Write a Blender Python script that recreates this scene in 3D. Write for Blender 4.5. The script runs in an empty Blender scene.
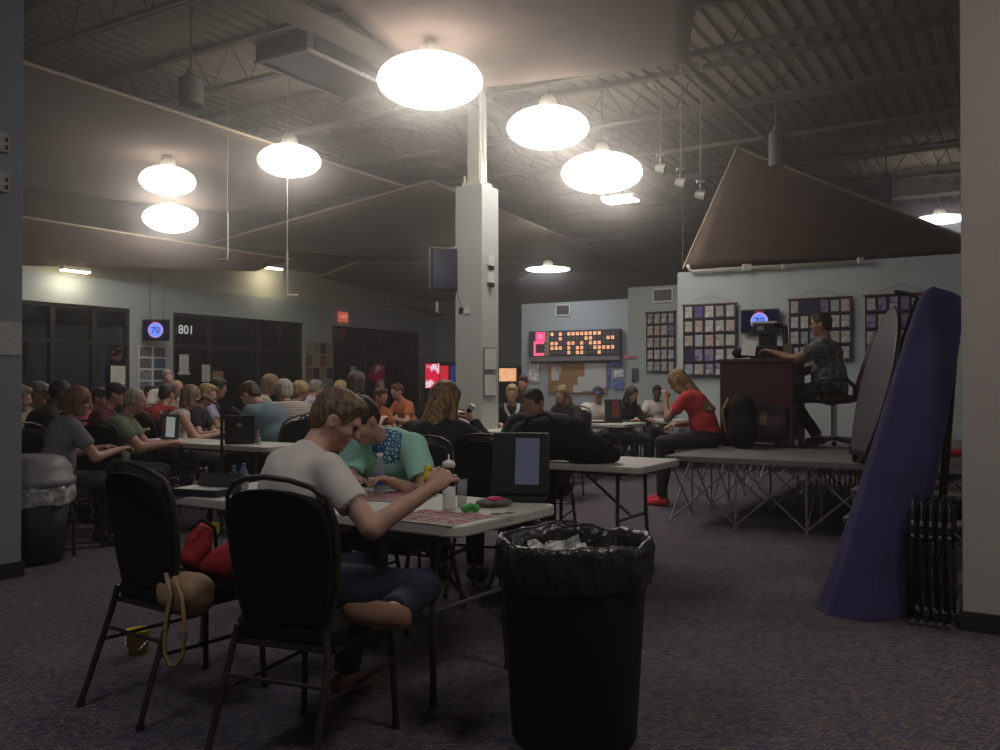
import bpy, bmesh, math, random
import numpy as np
from mathutils import Vector, Matrix, Euler
random.seed(7)
PI = math.pi
scn = bpy.context.scene
COL = scn.collection

# ------------------------------------------------------------------ camera, world, exposure
CAM_H = 1.28
PITCH = math.radians(0.53)
F = 880.0
HOR = 383.0
cam_d = bpy.data.cameras.new('camera')
cam_d.sensor_width = 36.0
cam_d.lens = F * 36.0 / 1000.0
cam_d.clip_start = 0.05
cam = bpy.data.objects.new('camera', cam_d)
COL.objects.link(cam)
cam.location = (0, 0, CAM_H)
cam.rotation_euler = (PI / 2 + PITCH, 0, 0)
scn.camera = cam

world = bpy.data.worlds.new('night'); scn.world = world
world.use_nodes = True
world.node_tree.nodes['Background'].inputs[0].default_value = (0.10, 0.11, 0.16, 1)
world.node_tree.nodes['Background'].inputs[1].default_value = 0.05

_v = world.node_tree.nodes.new('ShaderNodeVolumeScatter')      # haze added to stand in for lens glow around the lamps
_v.inputs['Color'].default_value = (1, .95, .92, 1)
_g = world.node_tree.nodes.new('ShaderNodeNewGeometry'); _s = world.node_tree.nodes.new('ShaderNodeSeparateXYZ')
_r = world.node_tree.nodes.new('ShaderNodeMapRange')           # added haze is denser under the roof, to widen the lamp glow
_r.inputs['From Min'].default_value = 2.9; _r.inputs['From Max'].default_value = 3.9
_r.inputs['To Min'].default_value = 0.006; _r.inputs['To Max'].default_value = 0.085
world.node_tree.links.new(_g.outputs['Position'], _s.inputs[0]); world.node_tree.links.new(_s.outputs[2], _r.inputs['Value'])
world.node_tree.links.new(_r.outputs[0], _v.inputs['Density'])
world.cycles.volume_step_size = 1.5
_v.inputs['Anisotropy'].default_value = 0.72
world.node_tree.links.new(_v.outputs[0], world.node_tree.nodes['World Output'].inputs['Volume'])

scn.view_settings.view_transform = 'Standard'
scn.view_settings.look = 'None'
scn.view_settings.exposure = 0.0
scn.view_settings.gamma = 1.0
scn.view_settings.use_curve_mapping = False
scn.cycles.use_denoising = True
scn.cycles.use_adaptive_sampling = True
scn.cycles.adaptive_threshold = 0.03
scn.cycles.max_bounces = 5
scn.cycles.diffuse_bounces = 3
scn.cycles.glossy_bounces = 3
scn.cycles.transmission_bounces = 4
scn.cycles.transparent_max_bounces = 8
scn.cycles.volume_bounces = 0
scn.cycles.caustics_reflective = False
scn.cycles.caustics_refractive = False
scn.cycles.sample_clamp_indirect = 3.0
try:
    scn.cycles.volume_step_rate = 1; scn.cycles.volume_max_steps = 48
except Exception:
    pass
LAMP = 16.0          # radiance of the ceiling lamp lenses
UPLIGHT = 0.28

# building grid: A runs along the window wall (away, to the right), B along the stage front (right, nearer)
A = Vector((0.515, 0.857, 0)); B = Vector((0.857, -0.515, 0))
YAW_A = -math.atan2(0.515, 0.857)          # rotation_z that turns +Y onto A (and +X onto B)

def G(a, b, z=0.0):
    v = B * a + A * b
    return Vector((v.x, v.y, z))

def V3(*a): return Vector(a)

def px(x, y, d):                            # point seen at pixel (x, y), d metres deep
    return Vector(((x - 500) / F * d, d, CAM_H - (y - HOR) / F * d))

def onz(x, y, z):                           # point seen at pixel (x, y) lying at height z
    d = (CAM_H - z) * F / (y - HOR)
    return px(x, y, d)

def onb(x, y, b):                           # pixel on the plane at grid line b
    t = (x - 500) / F
    d = b / (0.515 * t + 0.857)
    return px(x, y, d)

def ona(x, y, a):
    t = (x - 500) / F
    d = a / (0.857 * t - 0.515)
    return px(x, y, d)

# ------------------------------------------------------------------ materials
MATS = {}
def mat(name, col, rough=0.6, metal=0.0, noise=0.0, nscale=20.0, bump=0.0, bscale=60.0, emit=None, es=0.0,
        col2=None, spec=0.5, alpha=1.0, trans=0.0, kind='noise', coat=0.0):
    if name in MATS: return MATS[name]
    m = bpy.data.materials.new(name); m.use_nodes = True
    nt = m.node_tree; p = nt.nodes['Principled BSDF']
    p.inputs['Base Color'].default_value = (*col, 1)
    p.inputs['Roughness'].default_value = rough
    p.inputs['Metallic'].default_value = metal
    p.inputs['Specular IOR Level'].default_value = spec
    p.inputs['Alpha'].default_value = alpha
    p.inputs['Transmission Weight'].default_value = trans
    p.inputs['Coat Weight'].default_value = coat
    if emit:
        p.inputs['Emission Color'].default_value = (*emit, 1)
        p.inputs['Emission Strength'].default_value = es
    if noise > 0 or col2 or bump > 0:
        tc = nt.nodes.new('ShaderNodeTexCoord')
    if noise > 0 or col2:
        if kind == 'stripe':
            tx = nt.nodes.new('ShaderNodeTexWave'); tx.wave_type = 'BANDS'; tx.bands_direction = 'Z'
            tx.inputs['Scale'].default_value = nscale; tx.inputs['Distortion'].default_value = 0.6
        elif kind == 'voronoi':
            tx = nt.nodes.new('ShaderNodeTexVoronoi'); tx.inputs['Scale'].default_value = nscale
        elif kind == 'hair':
            tx = nt.nodes.new('ShaderNodeTexNoise'); tx.inputs['Scale'].default_value = nscale
        else:
            tx = nt.nodes.new('ShaderNodeTexNoise'); tx.inputs['Scale'].default_value = nscale
            tx.inputs['Detail'].default_value = 4
        rp = nt.nodes.new('ShaderNodeValToRGB')
        c2 = col2 if col2 else tuple(max(0, c * (1 - noise)) for c in col)
        c1 = col if col2 else tuple(min(1, c * (1 + noise)) for c in col)
        rp.color_ramp.elements[0].color = (*c2, 1); rp.color_ramp.elements[1].color = (*c1, 1)
        rp.color_ramp.elements[0].position = 0.38; rp.color_ramp.elements[1].position = 0.62
        if kind == 'stripe': rp.color_ramp.elements[0].position = 0.2; rp.color_ramp.elements[1].position = 0.3
        if kind == 'hair':
            mp = nt.nodes.new('ShaderNodeMapping'); mp.inputs['Scale'].default_value = (3, 3, 0.35)
            nt.links.new(tc.outputs['Object'], mp.inputs[0]); nt.links.new(mp.outputs[0], tx.inputs['Vector'])
        else:
            nt.links.new(tc.outputs['Object'], tx.inputs['Vector'])
        out = tx.outputs['Distance'] if kind == 'voronoi' else (tx.outputs['Fac'] if 'Fac' in tx.outputs else tx.outputs[0])
        nt.links.new(out, rp.inputs[0]); nt.links.new(rp.outputs[0], p.inputs['Base Color'])
    if bump > 0:
        bn = nt.nodes.new('ShaderNodeTexNoise'); bn.inputs['Scale'].default_value = bscale; bn.inputs['Detail'].default_value = 3
        bp = nt.nodes.new('ShaderNodeBump'); bp.inputs['Strength'].default_value = bump; bp.inputs['Distance'].default_value = 0.02
        nt.links.new(tc.outputs['Object'], bn.inputs['Vector'])
        nt.links.new(bn.outputs[0], bp.inputs['Height']); nt.links.new(bp.outputs[0], p.inputs['Normal'])
    MATS[name] = m
    return m

def carpet_material():
    m = bpy.data.materials.new('carpet'); m.use_nodes = True
    nt = m.node_tree; p = nt.nodes['Principled BSDF']; p.inputs['Roughness'].default_value = 0.95
    p.inputs['Specular IOR Level'].default_value = 0.1
    tc = nt.nodes.new('ShaderNodeTexCoord')
    mp = nt.nodes.new('ShaderNodeMapping'); mp.inputs['Rotation'].default_value = (0, 0, YAW_A)
    nt.links.new(tc.outputs['Object'], mp.inputs[0])
    nz = nt.nodes.new('ShaderNodeTexNoise'); nz.inputs['Scale'].default_value = 9; nz.inputs['Detail'].default_value = 2
    nt.links.new(mp.outputs[0], nz.inputs['Vector'])
    mx = nt.nodes.new('ShaderNodeMix'); mx.data_type = 'RGBA'; mx.blend_type = 'LINEAR_LIGHT'; mx.inputs[0].default_value = 0.02
    nt.links.new(mp.outputs[0], mx.inputs[6]); nt.links.new(nz.outputs['Color'], mx.inputs[7])
    br = nt.nodes.new('ShaderNodeTexBrick'); br.inputs['Scale'].default_value = 30
    br.inputs['Color1'].default_value = (0.215, 0.18, 0.165, 1)
    br.inputs['Color2'].default_value = (0.080, 0.075, 0.125, 1)
    br.inputs['Mortar'].default_value = (0.020, 0.020, 0.035, 1)
    br.inputs['Mortar Size'].default_value = 0.05; br.inputs['Mortar Smooth'].default_value = 0.4
    br.inputs['Brick Width'].default_value = 0.75; br.inputs['Row Height'].default_value = 0.42
    nt.links.new(mx.outputs[2], br.inputs['Vector'])
    n2 = nt.nodes.new('ShaderNodeTexNoise'); n2.inputs['Scale'].default_value = 1.2; n2.inputs['Detail'].default_value = 5
    nt.links.new(tc.outputs['Object'], n2.inputs['Vector'])
    rp = nt.nodes.new('ShaderNodeValToRGB'); rp.color_ramp.elements[0].color = (.75, .75, .8, 1); rp.color_ramp.elements[1].color = (1.1, 1.05, 1, 1)
    nt.links.new(n2.outputs[0], rp.inputs[0])
    mu = nt.nodes.new('ShaderNodeMix'); mu.data_type = 'RGBA'; mu.blend_type = 'MULTIPLY'; mu.inputs[0].default_value = 1
    nt.links.new(br.outputs['Color'], mu.inputs[6]); nt.links.new(rp.outputs[0], mu.inputs[7])
    nt.links.new(mu.outputs[2], p.inputs['Base Color'])
    return m

def emit_mat(name, col, s):
    if name in MATS: return MATS[name]
    m = bpy.data.materials.new(name); m.use_nodes = True
    nt = m.node_tree; nt.nodes.clear()
    e = nt.nodes.new('ShaderNodeEmission'); e.inputs[0].default_value = (*col, 1); e.inputs[1].default_value = s
    o = nt.nodes.new('ShaderNodeOutputMaterial'); nt.links.new(e.outputs[0], o.inputs[0])
    MATS[name] = m
    return m

def glass_material():
    m = bpy.data.materials.new('dark_window_glass'); m.use_nodes = True
    nt = m.node_tree; nt.nodes.clear()
    t = nt.nodes.new('ShaderNodeBsdfTransparent'); t.inputs[0].default_value = (0.5, 0.52, 0.55, 1)
    g = nt.nodes.new('ShaderNodeBsdfGlossy'); g.inputs['Roughness'].default_value = 0.02; g.inputs[0].default_value = (.8, .85, .9, 1)
    f = nt.nodes.new('ShaderNodeFresnel'); f.inputs[0].default_value = 1.75
    mx = nt.nodes.new('ShaderNodeMixShader'); o = nt.nodes.new('ShaderNodeOutputMaterial')
    nt.links.new(f.outputs[0], mx.inputs[0]); nt.links.new(t.outputs[0], mx.inputs[1]); nt.links.new(g.outputs[0], mx.inputs[2])
    nt.links.new(mx.outputs[0], o.inputs[0])
    return m

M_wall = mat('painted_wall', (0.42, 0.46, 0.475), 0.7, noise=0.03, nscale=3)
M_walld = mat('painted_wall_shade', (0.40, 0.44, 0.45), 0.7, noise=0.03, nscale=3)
M_upper = mat('upper_wall', (0.55, 0.53, 0.44), 0.8, noise=0.04, nscale=2)
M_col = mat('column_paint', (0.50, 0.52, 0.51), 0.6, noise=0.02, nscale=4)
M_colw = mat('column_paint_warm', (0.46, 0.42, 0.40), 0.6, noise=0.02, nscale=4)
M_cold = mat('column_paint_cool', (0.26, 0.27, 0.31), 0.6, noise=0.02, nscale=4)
M_base = mat('rubber_baseboard', (0.02, 0.018, 0.02), 0.5, noise=0.1)
M_deck = mat('roof_deck', (0.34, 0.285, 0.22), 0.7, noise=0.06, nscale=2)
M_steel = mat('joist_steel', (0.21, 0.18, 0.145), 0.6, noise=0.1, nscale=8)
M_whitesteel = mat('white_steel', (0.62, 0.60, 0.52), 0.5, noise=0.05, nscale=8)
M_sail = mat('sail_cloth', (0.25, 0.18, 0.145), 0.9, noise=0.05, nscale=5, bump=0.05, bscale=300)
M_hem = mat('sail_hem', (0.78, 0.62, 0.46), 0.8, noise=0.05)
M_frame = mat('storefront_frame', (0.018, 0.017, 0.018), 0.4, noise=0.1)
M_glass = glass_material()
M_night = mat('night_backing', (0.006, 0.006, 0.008), 0.9, noise=0.2)
M_black = mat('black_fabric', (0.012, 0.011, 0.013), 0.9, noise=0.3, nscale=200, bump=0.2, bscale=400, spec=0.15)
M_blackp = mat('black_plastic', (0.012, 0.012, 0.013), 0.4, noise=0.1)
M_blackm = mat('black_metal', (0.02, 0.019, 0.019), 0.35, 0.3, noise=0.1)
M_brownm = mat('bronze_leg_metal', (0.035, 0.028, 0.026), 0.4, 0.3, noise=0.1)
M_chrome = mat('chrome', (0.6, 0.6, 0.6), 0.25, 1.0, noise=0.05)
M_strut = mat('galvanised_strut', (0.42, 0.41, 0.40), 0.4, 0.7, noise=0.1)
M_tabletop = mat('blow_moulded_top', (0.52, 0.50, 0.45), 0.5, noise=0.03, nscale=8, bump=0.05, bscale=200)
M_tleg = mat('table_leg_metal', (0.06, 0.058, 0.058), 0.45, 0.4, noise=0.1)
M_bin = mat('bin_plastic', (0.010, 0.010, 0.011), 0.55, noise=0.1, spec=0.3)
M_bag = mat('black_liner', (0.012, 0.012, 0.012), 0.32, noise=0.2, bump=0.9, bscale=16, spec=0.6)
M_wbag = mat('clear_liner', (0.45, 0.45, 0.42), 0.3, noise=0.35, nscale=20, bump=0.8, bscale=18)
M_paper = mat('paper', (0.62, 0.61, 0.58), 0.8, noise=0.08, nscale=30)
M_grey = mat('grey_plastic', (0.19, 0.185, 0.19), 0.5, noise=0.08)
M_purple = mat('purple_cloth', (0.045, 0.034, 0.125), 0.85, noise=0.12, nscale=6, bump=0.1, bscale=200)
M_maroon = mat('maroon_laminate', (0.055, 0.012, 0.014), 0.6, noise=0.15, nscale=12)
M_white = mat('white_plastic', (0.7, 0.7, 0.68), 0.4, noise=0.03)
M_cork = mat('cork', (0.36, 0.20, 0.09), 0.9, noise=0.15, nscale=40)
M_stage = mat('stage_deck', (0.15, 0.14, 0.14), 0.7, noise=0.15, nscale=20)
M_red = mat('red_cloth', (0.40, 0.015, 0.02), 0.8, noise=0.15, nscale=10, bump=0.2, bscale=60)

# ------------------------------------------------------------------ object helpers
def link(o, parent=None):
    COL.objects.link(o)
    if parent is not None: o.parent = parent
    return o

def tag(o, label=None, cat=None, group=None, kind=None):
    if label: o['label'] = label
    if cat: o['category'] = cat
    if group: o['group'] = group
    if kind: o['kind'] = kind
    return o

def thing(name, label, cat, loc=(0, 0, 0), rz=0.0, group=None):
    o = bpy.data.objects.new(name, None); link(o)
    o.empty_display_size = 0.1
    o.location = loc; o.rotation_euler = (0, 0, rz)
    return tag(o, label, cat, group)

def obj(name, bm, m, parent=None, smooth=False, bevel=0.0, label=None):
    me = bpy.data.meshes.new(name)
    bmesh.ops.recalc_face_normals(bm, faces=bm.faces)
    bm.to_mesh(me); bm.free()
    if smooth:
        for p in me.polygons: p.use_smooth = True
    me.materials.append(m)
    o = bpy.data.objects.new(name, me); link(o, parent)
    if bevel > 0:
        md = o.modifiers.new('bevel', 'BEVEL'); md.width = bevel; md.segments = 2; md.limit_method = 'ANGLE'
    if label: o['label'] = label
    return o

def bx(bm, c, s, rot=None):
    r = bmesh.ops.create_cube(bm, size=1.0)
    M = Matrix.Translation(Vector(c)) @ (rot.to_4x4() if rot is not None else Matrix.Identity(4)) @ Matrix.Diagonal((*s, 1))
    bmesh.ops.transform(bm, matrix=M, verts=r['verts'])
    return r['verts']

def box(c, s, rot=None):
    bm = bmesh.new(); bx(bm, c, s, rot); return bm

def frame_to(d):
    d = Vector(d).normalized()
    return d.to_track_quat('Z', 'Y').to_matrix()

def cyl(bm, p0, p1, r0, r1=None, seg=12, caps=True):
    p0 = Vector(p0); p1 = Vector(p1); r1 = r0 if r1 is None else r1
    d = p1 - p0
    r = bmesh.ops.create_cone(bm, cap_ends=caps, segments=seg, radius1=r0, radius2=r1, depth=d.length)
    M = Matrix.Translation((p0 + p1) / 2) @ frame_to(d).to_4x4()
    bmesh.ops.transform(bm, matrix=M, verts=r['verts'])

def tube(bm, pts, r, seg=8, closed=False):
    pts = [Vector(p) for p in pts]; n = len(pts); rings = []
    up = Vector((0, 0, 1)); prev = None
    for i, p in enumerate(pts):
        if closed: t = pts[(i + 1) % n] - pts[i - 1]
        else: t = pts[min(i + 1, n - 1)] - pts[max(i - 1, 0)]
        t.normalize()
        if prev is None:
            u = t.cross(up)
            if u.length < 1e-3: u = t.cross(Vector((1, 0, 0)))
            u.normalize()
        else:
            u = prev - t * prev.dot(t); u.normalize()
        prev = u; w = t.cross(u)
        rr = r[i] if isinstance(r, (list, tuple)) else r
        rings.append([bm.verts.new(p + (u * math.cos(a) + w * math.sin(a)) * rr) for a in [2 * PI * k / seg for k in range(seg)]])
    m = n if closed else n - 1
    for i in range(m):
        a, b = rings[i], rings[(i + 1) % n]
        for k in range(seg):
            bm.faces.new((a[k], a[(k + 1) % seg], b[(k + 1) % seg], b[k]))
    if not closed:
        bm.faces.new(rings[0][::-1]); bm.faces.new(rings[-1])

def lathe(bm, prof, seg=32, c=(0, 0, 0), fn=None):
    rings = []
    for i, (r, z) in enumerate(prof):
        ring = []
        for k in range(seg):
            a = 2 * PI * k / seg
            rr, zz = (r, z) if fn is None else fn(r, z, a, i)
            ring.append(bm.verts.new((c[0] + rr * math.cos(a), c[1] + rr * math.sin(a), c[2] + zz)))
        rings.append(ring)
    for i in range(len(rings) - 1):
        for k in range(seg):
            bm.faces.new((rings[i][k], rings[i][(k + 1) % seg], rings[i + 1][(k + 1) % seg], rings[i + 1][k]))
    return rings

def prism(bm, outline, t0, t1, M=None):
    """outline in (x, z); extruded along y from t0 to t1."""
    a = [bm.verts.new((x, t0, z)) for x, z in outline]; b = [bm.verts.new((x, t1, z)) for x, z in outline]
    n = len(outline)
    bm.faces.new(a); bm.faces.new(b[::-1])
    for i in range(n): bm.faces.new((a[i], b[i], b[(i + 1) % n], a[(i + 1) % n]))
    if M is not None: bmesh.ops.transform(bm, matrix=M, verts=a + b)

def rounded(w, h, r, n=5):
    out = []
    for cx, cy, a0 in ((w / 2 - r, h / 2 - r, 0), (-w / 2 + r, h / 2 - r, 90), (-w / 2 + r, -h / 2 + r, 180), (w / 2 - r, -h / 2 + r, 270)):
        for k in range(n + 1):
            a = math.radians(a0 + 90 * k / n); out.append((cx + r * math.cos(a), cy + r * math.sin(a)))
    return out

def slab(bm, w, d, r, z0, z1, c=(0, 0)):
    o = rounded(w, d, r)
    a = [bm.verts.new((c[0] + x, c[1] + y, z0)) for x, y in o]; b = [bm.verts.new((c[0] + x, c[1] + y, z1)) for x, y in o]
    n = len(o); bm.faces.new(a[::-1]); bm.faces.new(b)
    for i in range(n): bm.faces.new((a[i], a[(i + 1) % n], b[(i + 1) % n], b[i]))

KIDS = {}
def children(o):
    return [c for c in COL.objects if c.parent == o]
def copy_tree(o, parent=None, kids=None):
    c = o.copy(); COL.objects.link(c)
    if parent is not None: c.parent = parent
    for ch in (kids if kids is not None else children(o)): copy_tree(ch, c)
    return c

def gbox(name, m, a0, a1, b0, b1, z0, z1, parent=None, kind='structure', bevel=0):
    """box aligned to the building grid, as an object with its own rotation"""
    c = G((a0 + a1) / 2, (b0 + b1) / 2, (z0 + z1) / 2)
    bm = box((0, 0, 0), (abs(a1 - a0), abs(b1 - b0), abs(z1 - z0)))
    o = obj(name, bm, m, parent, bevel=bevel)
    o.location = c; o.rotation_euler = (0, 0, YAW_A)
    if kind and parent is None: o['kind'] = kind
    return o

# ------------------------------------------------------------------ implicit surfaces (bodies, cloth): one smooth mesh from capsules and ellipsoids
class SDF:
    def __init__(self, k=0.03): self.p = []; self.k = k
    def cap(self, a, b, r0, r1=None, k=None, flat=False, sub=False):
        self.p.append(('c', np.array(a, float), np.array(b, float), r0, r0 if r1 is None else r1, k, flat, sub)); return self
    def ell(self, c, r, R=None, k=None, sub=False):
        self.p.append(('e', np.array(c, float), np.array(r, float), np.array(R if R is not None else Matrix.Identity(3), float).reshape(3, 3), k, sub)); return self
    def mesh(self, name, res, m, parent=None, noise=0.0, nf=20.0, inflate=0.0, smooth=True, zcut=None):
        lo = np.full(3, 1e9); hi = np.full(3, -1e9); bbs = []
        for q in self.p:
            if q[0] == 'c':
                r = max(q[3], q[4]); l = np.minimum(q[1], q[2]) - r; h = np.maximum(q[1], q[2]) + r
            else:
                r = q[2].max(); l = q[1] - r; h = q[1] + r
            bbs.append((l, h))
            if not q[-1]: lo = np.minimum(lo, l); hi = np.maximum(hi, h)
        pad = inflate + noise + 3 * res
        lo -= pad; hi += pad
        n = np.ceil((hi - lo) / res).astype(int) + 1
        ax = [lo[i] + res * np.arange(n[i]) for i in range(3)]
        f = np.full(n, 1.0, np.float32)
        for q, (l, h) in zip(self.p, bbs):
            k = q[5] if q[0] == 'c' else q[4]
            k = self.k if k is None else k
            mg = k + pad
            i0 = np.maximum(((l - mg - lo) / res).astype(int), 0); i1 = np.minimum(((h + mg - lo) / res).astype(int) + 2, n)
            if (i1 <= i0).any(): continue
            X, Y, Z = np.meshgrid(ax[0][i0[0]:i1[0]], ax[1][i0[1]:i1[1]], ax[2][i0[2]:i1[2]], indexing='ij')
            if q[0] == 'c':
                a, b = q[1], q[2]; d = b - a; L2 = max(float(d @ d), 1e-9)
                t0 = ((X - a[0]) * d[0] + (Y - a[1]) * d[1] + (Z - a[2]) * d[2]) / L2
                t = np.clip(t0, 0, 1)
                dist = np.sqrt((X - a[0] - t * d[0]) ** 2 + (Y - a[1] - t * d[1]) ** 2 + (Z - a[2] - t * d[2]) ** 2) - (q[3] + (q[4] - q[3]) * t)
                if q[6]: dist = np.maximum(dist, (t0 - 1) * math.sqrt(L2))
            else:
                c, r, R = q[1], q[2], q[3]
                P = np.stack([X - c[0], Y - c[1], Z - c[2]], -1) @ R
                k0 = np.sqrt(((P / r) ** 2).sum(-1)); k1 = np.sqrt(((P / r ** 2) ** 2).sum(-1)) + 1e-9
                dist = k0 * (k0 - 1) / k1
                dist = np.where(k0 < 0.3, -r.min() * 0.7, dist)
            s = (slice(i0[0], i1[0]), slice(i0[1], i1[1]), slice(i0[2], i1[2]))
            g = f[s]
            if q[-1]:
                f[s] = np.maximum(g, -dist)
            else:
                if k > 0:
                    hh = np.maximum(k - np.abs(g - dist), 0) / k
                    f[s] = np.minimum(g, dist) - hh * hh * k * 0.25
                else: f[s] = np.minimum(g, dist)
        f -= inflate
        if noise > 0:
            X, Y, Z = np.meshgrid(*ax, indexing='ij')
            f += noise * (np.sin(nf * X + 1.3 * np.sin(nf * .7 * Z)) * np.sin(nf * Y * 1.1 + np.sin(nf * .5 * X)) * .6 + .4 * np.sin(nf * 1.9 * Z + 2 * np.sin(nf * X)))
        if zcut is not None:
            f = np.maximum(f, (zcut - ax[2])[None, None, :])
        return nets(f, lo, res, name, m, parent, smooth)

def nets(f, lo, res, name, m, parent, smooth=True):
    ins = f < 0
    nx, ny, nz = f.shape
    cnt = np.zeros((nx - 1, ny - 1, nz - 1), np.int8)
    for dx in (0, 1):
        for dy in (0, 1):
            for dz in (0, 1):
                cnt += ins[dx:nx - 1 + dx, dy:ny - 1 + dy, dz:nz - 1 + dz]
    act = (cnt > 0) & (cnt < 8)
    idx = np.full(act.shape, -1, np.int64)
    I = np.argwhere(act); idx[act] = np.arange(len(I))
    acc = np.zeros((len(I), 3)); num = np.zeros(len(I))
    cs = [(a, b, c) for a in (0, 1) for b in (0, 1) for c in (0, 1)]
    for p in cs:
        for ax in range(3):
            if p[ax] == 0:
                q = list(p); q[ax] = 1
                v0 = f[I[:, 0] + p[0], I[:, 1] + p[1], I[:, 2] + p[2]]; v1 = f[I[:, 0] + q[0], I[:, 1] + q[1], I[:, 2] + q[2]]
                cr = (v0 < 0) != (v1 < 0)
                t = np.where(cr, v0 / np.where(cr, v0 - v1, 1), 0)
                pos = np.array(p, float)[None, :] + t[:, None] * (np.array(q) - np.array(p))[None, :]
                acc += np.where(cr[:, None], pos, 0); num += cr
    V = (I + acc / num[:, None]) * res + lo
    Q = []
    for ax in range(3):
        b, c = (ax + 1) % 3, (ax + 2) % 3
        s0 = [slice(None)] * 3; s1 = [slice(None)] * 3
        s0[ax] = slice(0, f.shape[ax] - 1); s1[ax] = slice(1, f.shape[ax])
        e0 = ins[tuple(s0)]; e1 = ins[tuple(s1)]
        E = np.argwhere(e0 != e1)
        E = E[(E[:, b] > 0) & (E[:, c] > 0) & (E[:, b] < f.shape[b] - 1) & (E[:, c] < f.shape[c] - 1)]
        fl = e0[E[:, 0], E[:, 1], E[:, 2]]
        def cell(db, dc):
            e = E.copy(); e[:, b] -= db; e[:, c] -= dc
            return idx[e[:, 0], e[:, 1], e[:, 2]]
        q = np.stack([cell(1, 1), cell(0, 1), cell(0, 0), cell(1, 0)], 1)
        q[~fl] = q[~fl][:, ::-1]
        Q.append(q)
    Q = np.concatenate(Q)
    me = bpy.data.meshes.new(name)
    me.vertices.add(len(V)); me.vertices.foreach_set('co', V.astype(np.float32).ravel())
    me.loops.add(len(Q) * 4); me.loops.foreach_set('vertex_index', Q.astype(np.int32).ravel())
    me.polygons.add(len(Q)); me.polygons.foreach_set('loop_start', np.arange(0, len(Q) * 4, 4, dtype=np.int32))
    me.polygons.foreach_set('use_smooth', np.full(len(Q), smooth))
    me.update(calc_edges=True); me.validate()
    me.materials.append(m)
    o = bpy.data.objects.new(name, me); link(o, parent)
    return o

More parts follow.
